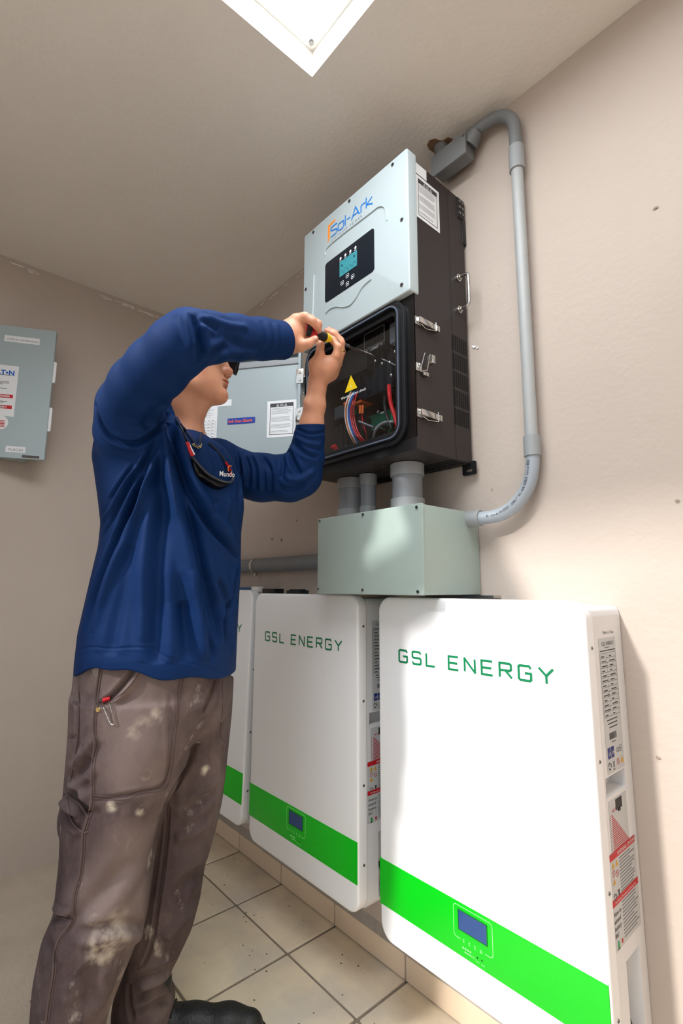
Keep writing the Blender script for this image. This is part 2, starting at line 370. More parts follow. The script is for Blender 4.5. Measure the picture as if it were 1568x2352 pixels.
# ---------------------------------------------------------------- battery packs (local frame: back centre of the bottom on the wall)
def ruled(mb, o, xd, ud, w_, rows, pitch, th, mi, jit=.25, seed=1):
    r_ = random.Random(seed); o = Vector(o); xd = Vector(xd); ud = Vector(ud); nd = xd.cross(ud)
    for k in range(rows):
        L_ = w_*(1-jit*r_.random()); a = o-ud*(k*pitch)+nd*.0004
        mb.add([a, a+xd*L_, a+xd*L_+ud*th, a+ud*th], [(0, 1, 2, 3)], mi)
def rect(mb, o, xd, ud, w_, h_, mi=0, dp=.0004):
    o = Vector(o); xd = Vector(xd); ud = Vector(ud); nd = xd.cross(ud); a = o+nd*dp
    mb.add([a, a+xd*w_, a+xd*w_+ud*h_, a+ud*h_], [(0, 1, 2, 3)], mi)
def make_battery():
    T = thing('battery_pack', 'b', 'battery', (0, 0, 0))
    W2, HB, YF = .275, .826, -.177
    # body with side recesses: built as shell boxes around the two pockets
    b = MB(); XS = .272; yb = -.142
    z_cuts = [(0.0, .104), (.184, .468), (.502, .812)]
    # core narrower than the flanks
    b.slab(rrect(-XS, XS-.03, .004, .820, .026), XZ, 0, yb, .002)
    def flank(z0, z1, y0=yb, y1=0): b.box(XS-.032, XS, y0, y1, z0, z1)
    flank(.020, .104, yb, -.098); flank(.020, .104, -.033, 0); flank(.104, .184, yb, -.098); flank(.104, .184, -.033, 0); flank(.184, .468)
    flank(.468, .502, yb, -.131); flank(.468, .502, -.036, 0); flank(.502, .800)
    b.prism([(XS-.034, .800), (XS, .800), (XS-.002, .810), (XS-.008, .817), (XS-.018, .820), (XS-.034, .820)], XZ, yb, 0)
    b.prism([(XS-.034, .020), (XS, .020), (XS-.002, .012), (XS-.010, .006), (XS-.020, .004), (XS-.034, .004)], XZ, yb, 0)
    b.build('body', M_white2, T)
    c = MB().slab(rrect(-W2, W2, 0, HB+.004, .038, 8), XZ, -.145, YF, .007).build('front_cover', M_white, T)
    for z in (.742, .538, .318, .12):
        s_ = MB().cyl((W2-.004, -.156, z), (W2+.0012, -.156, z), .0035, 12, 0); s_.box(W2+.001, W2+.0016, -.1582, -.1538, z-.0006, z+.0006, 1)
        s_.build('screw', [M_screw, M_hole], T)
    # green band with its display
    g = MB(); g.slab([(-W2+.0005, .077), (W2-.0035, .077), (W2-.0035, .181), (-W2+.0005, .181)], XZ, YF+.004, YF-.0006, .0004)
    g.build('green_band', M_green, T)
    f = MB(); x0, x1, z0, z1 = -.050, .046, .110, .174
    pl = rrect(x0, x1, z0, z1, .007, 4); yy = YF-.001
    lo = [(p, q) for p, q in pl]
    k0 = [i for i, (p, q) in enumerate(lo) if q < z0+.0001]
    # outline with a gap at the bottom where the key symbols sit
    right = [(.027, z0), (x1-.007, z0), (x1-.002, z0+.002), (x1, z0+.007), (x1, z1-.007), (x1-.002, z1-.002), (x1-.007, z1), (x0+.007, z1), (x0+.002, z1-.002), (x0, z1-.007), (x0, z0+.007), (x0+.002, z0+.002), (x0+.007, z0), (-.033, z0)]
    strokes(f, [right], (0, yy, 0), (1, 0, 0), (0, 0, 1), 1, 1, .0014, 0, 0)
    for k in range(4):
        xx = -.025+.014*k
        strokes(f, [[(0, 0), (0, .006)], [(-.002, .004), (0, .006), (.002, .004)] if k != 3 else [(-.003, .001), (.003, .001), (.003, .005), (-.003, .005)], [(-.002, 0), (.002, 0)]], (xx, yy, .107), (1, 0, 0), (0, 0, 1), 1, 1, .001, 0, 0)
    for k in range(4): f.prism(circ(-.027+.006*k, .096, .0022, 8), XZ, yy+.0003, yy)
    rect(f, (-.024, yy, .089), (1, 0, 0), (0, 0, 1), .016, .002)
    text(f, 'SOC', .006, (-.008, yy, .088), (1, 0, 0), (0, 0, 1)); text(f, 'RUN', .0045, (.004, yy, .085), (1, 0, 0), (0, 0, 1)); text(f, 'ALM', .0045, (.017, yy, .085), (1, 0, 0), (0, 0, 1))
    f.build('panel_print', M_ltgreen, T)
    for x_ in (.008, .019): MB().prism(circ(x_, .094, .0016, 8), XZ, yy+.0003, yy).build('indicator', M_hole, T)
    MB().frame([(-.038, .127), (.034, .127), (.034, .167), (-.038, .167)], [(-.0365, .1285), (.0325, .1285), (.0325, .1655), (-.0365, .1655)], XZ, YF-.0004, YF-.0022).build('display_frame', mat('display rim', (8, 110, 30), .4), T)
    MB().box(-.0368, .0328, YF-.0014, YF+.002, .1283, .1657).build('display', M_lcd2, T)
    # lettering
    t = MB(); x = -.199; sz = .029/6
    for ch in 'GSL ENERGY':
        if ch == ' ': x += .022; continue
        strokes(t, GL[ch], (x, YF-.0005, .668), (1, 0, 0), (0, 0, 1), .0067, sz, .0048, 0, .0004); x += .0443
    t.build('lettering', M_gtext, T)
    # side sticker: rating table
    XD, UD = (0, 1, 0), (0, 0, 1); X = XS
    l = MB(); rect(l, (X, -.118, .505), XD, UD, .083, .252, 0, .0003)
    l.build('rating_label', M_lightlabel, T)
    l = MB(); text(l, 'GSL ENERGY', .0105, (X, -.104, .742), XD, UD, 0, .0006); text(l, 'Lithium Battery', .004, (X, -.092, .737), XD, UD, 0, .0006); text(l, 'Made in China', .009, (X, -.093, .764), XD, UD, 0, .0006)
    ruled(l, (X, -.114, .731), XD, UD, .076, 1, 1, .002, 0, 0)
    for k in range(14): rect(l, (X, -.116, .727-.0092*k), XD, UD, .078, .0006, 0, .0006)
    for xx in (-.116, -.084, -.0385): rect(l, (X, xx, .6074), XD, UD, .0006, .120, 0, .0006)
    for k in range(13):
        rect(l, (X, -.110, .720-.0092*k), XD, UD, .014+.006*((k*7) % 3), .0022, 0, .0006); rect(l, (X, -.072, .720-.0092*k), XD, UD, .010+.008*((k*5) % 3), .0022, 0, .0006)
    for k in range(3): rect(l, (X, -.104+.004*k, .600-.007*k), XD, UD, .05-.006*k, .002, 0, .0006)
    rr2 = random.Random(5)
    for y0, z0, w_, h_ in ((-.098, .565, .034, .012), ):
        xx = 0
        while xx < w_:
            q = rr2.choice([.0006, .001, .0016]); rect(l, (X, y0+xx, z0), XD, UD, q, h_, 0, .0006); xx += q+.0009
    rect(l, (X, -.09, .559), XD, UD, .02, .0015, 0, .0006)
    text(l, 'CE', .012, (X, -.072, .537), XD, UD, 0, .0006)
    rect(l, (X, -.055, .536), XD, UD, .011, .0007, 0, .0006); rect(l, (X, -.055, .547), XD, UD, .011, .0007, 0, .0006); rect(l, (X, -.055, .536), XD, UD, .0007, .011, 0, .0006); rect(l, (X, -.0447, .536), XD, UD, .0007, .0118, 0, .0006); text(l, '20', .007, (X, -.0535, .539), XD, UD, 0, .0006)
    # recycling loop and crossed bin
    for k in range(3):
        a = math.radians(90+120*k); b_ = math.radians(90+120*k+85)
        strokes(l, [[(.006*math.cos(a), .006*math.sin(a)), (.006*math.cos((a+b_)/2), .006*math.sin((a+b_)/2)), (.006*math.cos(b_), .006*math.sin(b_))]], (X, -.106, .519), XD, UD, 1, 1, .0028, 0, .0006)
    strokes(l, [[(-.003, .006), (.003, -.006)], [(.003, .006), (-.003, -.006)], [(-.003, .004), (.003, .004), (.002, -.004), (-.002, -.004), (-.003, .004)]], (X, -.087, .519), XD, UD, 1, 1, .0008, 0, .0006)
    rect(l, (X, -.091, .509), XD, UD, .008, .002, 0, .0006)
    l.build('printed_text', M_ink, T)
    for y_ in (-.112, -.096): l = MB(); rect(l, (X, y_, .532), XD, UD, .014, .020, 0, .0006); l.build('blue_mark', M_blue, T)
    l = MB(); text(l, 'UL', .009, (X, -.109, .538), XD, UD, 0, .0009); text(l, 'UN', .009, (X, -.094, .538), XD, UD, 0, .0009); l.build('mark_text', M_paper, T)
    def tri(mb, cy_, cz_, s_, mi=0, dp=.0006):
        o_ = Vector((X+dp, cy_, cz_)); mb.add([o_+Vector((0, -s_, -s_*.8)), o_+Vector((0, s_, -s_*.8)), o_+Vector((0, 0, s_))], [(0, 1, 2)], mi)
    for (a, b_, s_) in ((-.046, .520, .007), (-.124, .352, .0062), (-.108, .352, .0062), (-.124, .325, .0062)): l = MB(); tri(l, a, b_, s_); l.build('warning_triangle', mat('hazard amber', (214, 160, 30), .5), T)
    l = MB()
    for (a, b_) in ((-.066, .520), (-.124, .3385), (-.108, .334)):
        P2 = [(.0055*math.cos(2*math.pi*k/12), .0055*math.sin(2*math.pi*k/12)) for k in range(13)]; P2[-1] = P2[0]
        strokes(l, [P2, [(-.004, .004), (.004, -.004)]], (X, a, b_), XD, UD, 1, 1, .0011, 0, .0006)
    # warning label bars and the dashed triangle
    for k in range(18):
        z = .434-.0036*k; wdt = .004+k*.0042
        rect(l, (X, -.116, z), XD, UD, min(wdt, .074), .0016, 0, .0006); rect(l, (X, -.123, z), XD, UD, .002, .0016, 0, .0006)
    text(l, 'NOTE', .008, (X, -.113, .438), XD, UD, 0, .0006)
    l.build('red_print', M_red, T)
    l = MB(); rect(l, (X, -.126, .366), XD, UD, .086, .094, 0, .0003); l.build('side_sticker', M_lightlabel, T)
    l = MB(); rect(l, (X, -.139, .214), XD, UD, .124, .155, 0, .0003); l.build('warning_label', M_lightlabel, T)
    for z_ in (.361, .286): l = MB(); rect(l, (X, -.139, z_), XD, UD, .124, .0115, 0, .0007); l.build('red_band', M_red, T)
    l = MB(); text(l, 'WARNING STATEMENTS', .0095, (X, -.105, .3635), XD, UD, 0, .001); text(l, 'Fire Rescue Procedures and battery fire', .0062, (X, -.128, .289), XD, UD, 0, .001); l.build('band_text', M_paper, T)
    l = MB()
    for k in range(12): ruled(l, (X, -.097, .354-.0055*k), XD, UD, .078, 1, 1, .0028, 0, .35, k)
    for k in range(11): ruled(l, (X, -.097, .280-.0058*k), XD, UD, .078, 1, 1, .0028, 0, .35, 40+k)
    l.build('fine_print', M_ink2, T)
    l = MB()
    for k, s_ in enumerate(['How to', 'extend', 'battery', 'life?']): text(l, s_, .0105, (X, -.136, .270-.0115*k), XD, UD, 0, .0006, bold=.01)
    for k in range(3):
        a = math.radians(90+120*k); b_ = math.radians(90+120*k+85)
        strokes(l, [[(.005*math.cos(a), .005*math.sin(a)), (.005*math.cos((a+b_)/2), .005*math.sin((a+b_)/2)), (.005*math.cos(b_), .005*math.sin(b_))]], (X, -.124, .306-.006), XD, UD, 1, 1, .0022, 0, .0008)
    rect(l, (X, -.110, .298), XD, UD, .006, .008, 0, .0006); rect(l, (X, -.113, .306), XD, UD, .010, .001, 0, .0006)
    rect(l, (X, -.130, .2155), XD, UD, .012, .0014, 0, .0006)
    l.build('bold_print', M_ink, T)
    l = MB(); l.add([(X+.0006, -.124+.0035*math.cos(t_), .222+.0075*math.sin(t_)) for t_ in [2*math.pi*k/10 for k in range(10)]], [tuple(range(10))]); rect(l, (X, -.1265, .218), XD, UD, .005, .001, 0, .0008); l.build('green_mark', mat('green mark', (24, 150, 60), .5), T)
    l = MB(); rect(l, (X, -.110, .219), XD, UD, .006, .007, 0, .0006); l.build('red_mark', M_red, T)
    # dark port
    MB().box(X-.006, X+.0008, -.094, -.064, .438, .457).build('port', M_black, T)
    MB().box(X-.004, X+.0015, -.084, -.074, .434, .439).build('port_tab', M_black, T)
    # lower side pocket: cable stub
    MB().tube(catmull([(X-.028, -.06, .03), (X-.012, -.07, .05), (X-.012, -.075, .075), (X-.028, -.07, .09)]), .004, 8).build('cable_stub', mat('cable dark', (24, 60, 50), .4), T)
    return T
bat = make_battery()
bat.location = (-.692, -.002, .210)
bat['label'] = 'white battery pack nearest the camera, its whole labelled right side in view'; bat['group'] = 'white battery packs hung along the wall'
b2 = copy_tree(bat); b2.location = (-1.322, -.002, .214); b2['label'] = 'middle white battery pack, directly under the left half of the grey box'
b3 = copy_tree(bat); b3.location = (-1.925, -.002, .222); b3['label'] = 'farthest white battery pack, mostly hidden behind the man in blue'
b3.rotation_euler = (math.radians(-1.4), 0, 0)

# ---------------------------------------------------------------- wiring trough (grey green box)
T = thing('wiring_box', 'large grey green steel wiring box on the wall above the batteries', 'electrical box', (-.955, -.005, 1.046))
X0, X1, Y0, Z0, Z1 = -1.155, -.757, -.236, 1.047, 1.266
MB().box(X0+.001, X1, Y0+.002, -.003, Z0+.001, Z1-.001).build('body', M_galv, T, bev=.0015)
MB().slab(rrect(X0-.001, X1+.002, Z0, Z1+.002, .004, 3), XZ, Y0+.001, Y0-.004, .0015).build('cover_plate', M_galv, T)
for u, v in [(734, 1196), (834, 1182), (957, 1165), (731, 1353), (833, 1355), (960, 1359)]:
    p = onW(u, v, -.24); s_ = MB().cyl((p[0], -.2395, p[2]), (p[0], -.2425, p[2]), .0038, 12); s_.box(p[0]-.003, p[0]+.003, -.243, -.2424, p[2]-.0005, p[2]+.0005, 1); s_.build('screw', [M_screw, M_hole], T)
sb = MB().box(-.80, -.70, -.035, -.001, 1.0405, 1.0465); tag(sb.build('metal_plate', M_chrome), 'thin steel plate between the grey green box and the wall corner below it', 'plate')

# ---------------------------------------------------------------- conduits
def nipple(name, label, x, y, r, z0=1.269, z1=1.402, grp=None):
    T = thing(name, label, 'pipe', (x, y, z0), 'short grey pipe nipples under the inverter')
    MB().cyl((x, y, z0), (x, y, z1), r, 32).build('pipe', M_pvc, T)
    cr = r*1.13
    for a, b_ in ((z0, z0+.036), (z1-.034, z1)):
        MB().tube([(x, y, a), (x, y, b_-.001), (x, y, b_)], [cr, cr, cr-.001], 32).build('coupling', M_fit, T)
nipple('pipe_nipple', 'wide grey pipe nipple at the left under the inverter', -1.130, -.128, .0395)
nipple('pipe_nipple', 'thin grey pipe nipple in the middle under the inverter', -1.047, -.135, .0235)
nipple('pipe_nipple', 'wide grey pipe nipple at the right under the inverter', -.888, -.14, .0415)
# vertical run
T = thing('conduit', 'long grey conduit rising beside the inverter and bending at both ends', 'pipe', (-.575, -.038, 1.245))
R0 = .0165; yc = -.030
up = [(-.579, yc, 1.38), (-.577, yc, 2.23)]
lowb = catmull([(-.745, -.045, 1.246), (-.705, -.042, 1.245), (-.665, yc-.006, 1.251), (-.625, yc-.003, 1.274), (-.594, yc, 1.315), (-.581, yc, 1.36), (-.579, yc, 1.41)], 8)
MB().tube(up, R0*.95, 20).build('pipe', M_pvc2, T)
MB().tube(lowb, R0*1.02, 20).build('bend', mat('new pvc', (158, 166, 174), .35), T)
topb = catmull([(-.577, yc, 2.20), (-.577, yc, 2.28), (-.580, yc, 2.325), (-.600, yc-.002, 2.360), (-.635, yc-.004, 2.380), (-.675, yc-.006, 2.384), (-.715, yc-.008, 2.384)], 8)
MB().tube(topb, R0*1.02, 20).build('bend', M_dkpvc, T)
MB().tube([(-.577, yc, 2.175), (-.577, yc, 2.245)], R0*1.22, 24).build('coupling', M_fit, T)
MB().tube([(-.579, yc, 1.385), (-.579, yc, 1.435)], R0*1.22, 24).build('coupling', M_fit, T)
MB().tube([(-.758, -.046, 1.246), (-.722, -.044, 1.245)], R0*1.28, 24).build('coupling', M_fit, T)
tx = MB()
lb = catmull([(-.70, -.042, 1.245), (-.665, yc-.006, 1.251), (-.625, yc-.003, 1.274), (-.594, yc, 1.315), (-.581, yc, 1.36)], 1)
def along(mb, path, s_, size):
    P = [Vector(p) for p in catmull(path, 8)]; L_ = [0]
    for a, b_ in zip(P, P[1:]): L_.append(L_[-1]+(b_-a).length)
    k = 0; n = len(s_)
    for i, ch in enumerate(s_):
        d = L_[-1]*i/n
        while k < len(L_)-2 and L_[k+1] < d: k += 1
        f_ = (d-L_[k])/(L_[k+1]-L_[k]+1e-9); p = P[k].lerp(P[k+1], f_); t = (P[k+1]-P[k]).normalized(); up_ = Vector((0, -1, 0)).cross(t); up_ = -up_ if up_.dot(Vector((-1, 0, 1))) < 0 else up_
        nd = t.cross(up_)
        if ch == '|': rect(mb, p+nd*(R0*1.03)-up_*.003, t, up_, .0016, .007, 0, .0002)
        elif ch != ' ': text(mb, ch, size, p+nd*(R0*1.03)-up_*.003, t, up_, 0, .0002)
along(tx, [(-.70, -.042, 1.245), (-.665, yc-.006, 1.251), (-.625, yc-.003, 1.274), (-.594, yc, 1.315), (-.581, yc, 1.375)], '|| SCH 40 PVC ||||| CONDUIT 90C WIRE |||||| Carlon ||||', .0085)
tx.build('printed_text', M_ink, T)
# junction body at the ceiling
T = thing('junction_box', 'grey conduit junction body under the ceiling at the hole', 'junction box', (-.76, -.045, 2.34))
MB().box(-.828, -.712, -.064, -.016, 2.312, 2.378).build('body', M_dkpvc, T, bev=.008, seg=3)
MB().box(-.832, -.706, -.072, -.064, 2.302, 2.372).build('cover', M_dkpvc, T, bev=.003)
MB().tube([(-.715, -.038, 2.384-.03), (-.690, -.038, 2.378)], [.026, .021], 20).build('hub', M_dkpvc, T)
MB().tube([(-.80, -.036, 2.37), (-.82, -.036, 2.43)], .021, 20).build('hub', M_dkpvc, T)
MB().cyl((-.712, -.071, 2.36), (-.712, -.076, 2.36), .004, 10).build('screw', M_screw, T)
# horizontal pipe at the left of the box
T = thing('wall_pipe', 'thick grey horizontal pipe entering the wiring box from the left', 'pipe', (-1.7, -.04, 1.157))
MB().cyl((-2.33, -.034, 1.157), (-1.156, -.034, 1.157), .029, 28).build('pipe', M_dkpvc, T)
cl = MB(); cl.tube([(-1.842, -.034, 1.157), (-1.826, -.034, 1.157)], .0315, 28); cl.box(-1.840, -1.828, -.036, -.030, 1.112, 1.128); cl.cyl((-1.834, -.04, 1.118), (-1.834, -.028, 1.118), .006, 10)
cl.build('clamp', M_chrome, T)

# ---------------------------------------------------------------- small things on the batteries
T = thing('marker_pen', 'blue marker pen lying on top of the farthest battery', 'pen', (-1.80, -.10, 1.052))
MB().tube([(-1.86, -.105, 1.058), (-1.76, -.105, 1.058), (-1.735, -.105, 1.058)], [.0075, .0075, .006], 14).build('barrel', mat('marker blue', (20, 84, 150), .35), T)
MB().tube([(-1.737, -.105, 1.058), (-1.722, -.105, 1.058)], [.005, .003], 12).build('tip', mat('pen grey', (90, 120, 150), .4), T)
tr = MB(); tr.tube([(-1.695, -.105, 1.0485), (-1.695, -.105, 1.068)], .028, 32); tag(tr.build('tape_roll', mat('white tape', (224, 222, 220), .5), bev=.001), 'small white roll beside the blue marker on the farthest battery', 'tape')
tr = MB(); tr.prism(rrect(-1.632, -1.553, -.13, -.08, .006, 3), XY, 1.041, 1.060); tag(tr.build('rubber_block', M_black, bev=.001), 'square black rubber block on the left of the middle battery top', 'block')
tr = MB(); tr.tube([(-1.43, -.11, 1.0425), (-1.43, -.11, 1.055)], .040, 32); tr.tube([(-1.43, -.11, 1.054), (-1.43, -.11, 1.059)], .030, 32); tag(tr.build('sealing_disc', M_black), 'round flat black disc on the middle battery beside the grey box', 'disc')
# ---------------------------------------------------------------- inverter cabinet
T = inv = thing('inverter', 'tall dark inverter cabinet with a light grey upper cover on the wall', 'inverter', (-.985, -.01, 1.403))
X0, X1, YB_, YF, Z0, ZM, Z1 = -1.205, -.765, -.012, -.244, 1.403, 1.822, 2.214
c = MB(); t_ = .004
c.box(X0, X1, YF, YB_, ZM-.01, Z1)                         # upper block
c.box(X0, X0+t_, YF, YB_, Z0, ZM-.01); c.box(X1-t_, X1, YF, YB_, Z0, ZM-.01); c.box(X0+t_, X1-t_, YF, YB_, Z0, Z0+t_); c.box(X0, X1, YB_-.006, YB_, Z0, ZM-.01)
# front plate of the lower half with a rounded opening
gx0, gx1, gz0, gz1 = -1.190, -.812, 1.447, 1.800
outer = []; inner = rrect(gx0, gx1, gz0, gz1, .030, 8)
cxm, czm = (gx0+gx1)/2, (gz0+gz1)/2
def to_rect(p):
    dx, dz = p[0]-cxm, p[1]-czm; hw, hh = (X1-X0)/2, (ZM-Z0)/2; ox, oz = (X0+X1)/2, (Z0+ZM)/2
    hw2, hh2 = (gx1-gx0)/2, (gz1-gz0)/2; k = 1/max(abs(dx)/hw2, abs(dz)/hh2); return (ox+dx*k/hw2*hw, oz+dz*k/hh2*hh)
outer = [to_rect(p) for p in inner]
for corner, idx in (((X1, ZM), 4), ((X0, ZM), 13), ((X0, Z0), 22), ((X1, Z0), 31)): outer[idx] = corner
fp = MB().frame(outer, inner, XZ, YF+.003, YF-.0005).build('front_plate', mat('gloss black steel', (14, 14, 16), .3), T)
# fold line down the side, slightly proud rear half
c.box(X1-.002, X1+.0012, -.012, -.082, Z0+.001, Z1-.001)
c.build('case', M_dark, T)
MB().box(X0-.0005, X1+.0008, YF-.001, YF+.002, Z0-.0005, Z0+.03).build('front_lip', M_black, T)
g = MB()
n_ = 10
for (i0, i1, ya, yb_) in ((.000, .009, YF-.001, YF-.016), (.009, .022, YF-.001, YF-.011), (-.016, .000, YF-.001, YF-.005)):
    o1 = rrect(gx0-i1, gx1+i1, gz0-i1, gz1+i1, .030+i1, n_); o2 = rrect(gx0-i0, gx1+i0, gz0-i0, gz1+i0, .030+i0, n_)
    g.frame(o1, o2, XZ, ya, yb_)
g.build('gasket', mat('black rubber', (24, 26, 30), .35), T, bev=.0012)
gg = MB(); o1 = rrect(gx0-.006, gx1+.006, gz0-.006, gz1+.006, .036, n_); o2 = rrect(gx0-.002, gx1+.002, gz0-.002, gz1+.002, .032, n_); gg.frame(o1, o2, XZ, YF-.014, YF-.0175); gg.build('seal', mat('blue grey seal', (84, 94, 112), .4), T)
# upper cover
cv = MB(); cx0, cx1, cz0, cz1 = -1.219, -.762, 1.817, 2.233
cv.slab(rrect(cx0, cx1, cz0, cz1, .006, 4), XZ, YF+.016, -.262, .004)
cv.build('upper_cover', M_cover, T)
YC = -.262
em = MB()                                                   # embossed lines on the cover
for pl in ([(-1.105, 2.10), (-1.08, 2.122), (-.90, 2.121), (-.865, 2.118), (-.845, 2.10), (-.838, 2.06)],
           [(-1.16, 2.06), (-1.163, 1.95), (-1.165, 1.88), (-1.16, 1.85)],
           [(-1.10, 1.899), (-1.08, 1.905), (-1.05, 1.900), (-1.02, 1.885), (-.99, 1.877), (-.965, 1.885), (-.935, 1.908), (-.90, 1.915)]):
    em.tube([(p, YC, q) for p, q in [(a.x, a.z) for a in catmull([(p, 0, q) for p, q in pl], 8)]], .0035, 8, flat=.35)
em.build('embossed_line', M_cover, T)
for p, q in ((-.815, 2.217), (-.992, 2.219), (-1.168, 2.218), (-1.204, 2.032), (-.785, 2.030), (-.789, 1.844)):
    s_ = MB(); s_.cyl((p, YC+.001, q), (p, YC-.0015, q), .0055, 14); s_.cyl((p, YC-.0014, q), (p, YC-.0018, q), .0028, 8, 1); s_.build('screw', [M_screw, M_hole], T)
# control window
z_ = 2.004
w_ = MB().slab(rrect(-1.104, -.888, 1.936, 2.069, .010, 5), XZ, YC+.001, YC-.0015, .0006).build('control_window', M_navy, T)
MB().box(-1.034, -.958, YC-.0024, YC, 1.988, 2.037).build('display', M_lcd, w_)
pr = MB(); yy = YC-.0026
for k in range(4):
    a0 = (-1.024+.0185*k, 1.992); strokes(pr, [[(.008*math.cos(math.radians(a)), .013*math.sin(math.radians(a))) for a in range(0, 181, 20)]], (a0[0], yy, a0[1]), (1, 0, 0), (0, 0, 1), 1, 1, .0012, 0, 0)
for k, q in enumerate((2.018, 2.024, 2.026, 2.020)): rect(pr, (-1.026+.018*k, yy, q), (1, 0, 0), (0, 0, 1), .007 if k in (0, 3) else .001, .006)
pr.build('display_print', mat('lcd ink', (14, 60, 74), .5), w_)
pr = MB(); yy = YC-.0019
for k in range(4):
    x = -1.030+.022*k; pr.prism(circ(x, 2.048, .0045, 10), XZ, yy, yy-.0003); rect(pr, (x-.005, yy, 2.0395), (1, 0, 0), (0, 0, 1), .010, .0018)
for x, q in ((-.999, 1.976), (-.976, 1.962), (-1.022, 1.964), (-.999, 1.950)):
    pl = rrect(x-.006, x+.006, q-.006, q+.006, .002, 2); strokes(pr, [pl+[pl[0]]], (0, yy, 0), (1, 0, 0), (0, 0, 1), 1, 1, .0012, 0, 0); rect(pr, (x-.0025, yy, q-.0025), (1, 0, 0), (0, 0, 1), .005, .004)
pr.build('key_symbol', M_paper, w_)
# logo
lg = MB(); xx = -1.078
for ch, adv in (('S', .0345), ('o', .033), ('l', .008), ('-', .020), ('A', .041), ('r', .022), ('k', .03)):
    gl = GL[ch.lower()] if ch in 'ork' else ([[(4, 5), (3.6, 5.6), (.8, 5.6), (0, 4.8), (0, 4), (.8, 3.3), (3.2, 2.6), (4, 2), (4, .9), (3.2, 0), (0, 0)]] if ch == 'S' else GL[ch])
    strokes(lg, gl, (xx, YC-.0004, 2.148), (1, 0, 0), (0, 0, 1), .0072, .0058, .0042, 0, .0003); xx += adv
lg.build('lettering', M_lblue, T)
lg = MB(); lg.add([(p, YC-.0006, q) for p, q in ((-1.093, 2.196), (-1.056, 2.201), (-1.058, 2.193), (-1.083, 2.190), (-1.083, 2.150), (-1.093, 2.136))], [(0, 1, 2, 3), (0, 3, 4, 5)]); lg.build('logo_mark', M_orange, T)
lg = MB(); text(lg, 'L I M I T L E S S   P O W E R', .0118, (-1.078, YC-.0004, 2.132), (1, 0, 0), (0, 0, 1), 0, .0003); lg.build('tagline', mat('tagline grey', (120, 128, 140), .5), T)
# side face: labels
S = X1+.0003; XD, UD = (0, 1, 0), (0, 0, 1)
l = MB(); rect(l, (S, -.226, 2.180), XD, UD, .046, .032); l.build('small_label', M_paper, T)
def safety(par, org, xd, ud, w_, h_, nm='safety_label'):
    org = Vector(org); xd = Vector(xd); ud = Vector(ud)
    l = MB(); rect(l, org, xd, ud, w_, h_, 0, .0004); lab = l.build(nm, M_paper, par)
    k = MB(); m_ = .10*w_; iw, ih = w_-2*m_, h_-2*m_*.9; o = org+xd*m_+ud*(m_*.9); e = .012*w_+.0006
    rect(k, o, xd, ud, iw, e, 0, .0007); rect(k, o, xd, ud, e, ih, 0, .0007); rect(k, o+xd*(iw-e), xd, ud, e, ih, 0, .0007); rect(k, o+ud*(ih*.88), xd, ud, iw, ih*.12, 0, .0007)
    k.build('printed_border', M_ink, lab)
    k = MB()
    for n0, n1 in ((1, 7), (9, 14), (16, 20), (22, 24)):
        for q in range(n0, n1): ruled(k, o+xd*(iw*.06)+ud*(ih*(.86-.034*q)), xd, ud, iw*.88, 1, 1, ih*.011, 0, .2, q)
    k.build('printed_text', M_ink2, lab)
    k = MB()
    for q in (-1, 1):
        c_ = o+xd*(iw*(.5+.17*q))+ud*(ih*.9); a = iw*.055; strokes(k, [[(-a, 0), (a, 0), (0, a*1.7), (-a, 0)], [(0, a*.4), (0, a*.9)]], c_, xd, ud, 1, 1, iw*.014, 0, .001)
    c_ = o+xd*(iw*.5)+ud*(ih*.9); a = iw*.055; strokes(k, [[(-a, 0), (a, 0), (a, a*1.5), (-a, a*1.5), (-a, 0)], [(0, 0), (0, a*1.5)]], c_, xd, ud, 1, 1, iw*.014, 0, .001)
    k.build('symbol', M_paper, lab)
    return lab
safety(T, (S, -.228, 2.048), XD, UD, .102, .129)
# vents: five banks of seven slots
vt = MB()
for r_ in range(5):
    for k in range(7):
        y = -.081+.0098*k; z = 1.738-.0535*r_
        vt.box(X1+.0008, X1+.0018, y-.0028, y+.0028, z-.0225, z+.0225)
tag(vt.build('vent_slots', M_hole, T), kind='stuff')
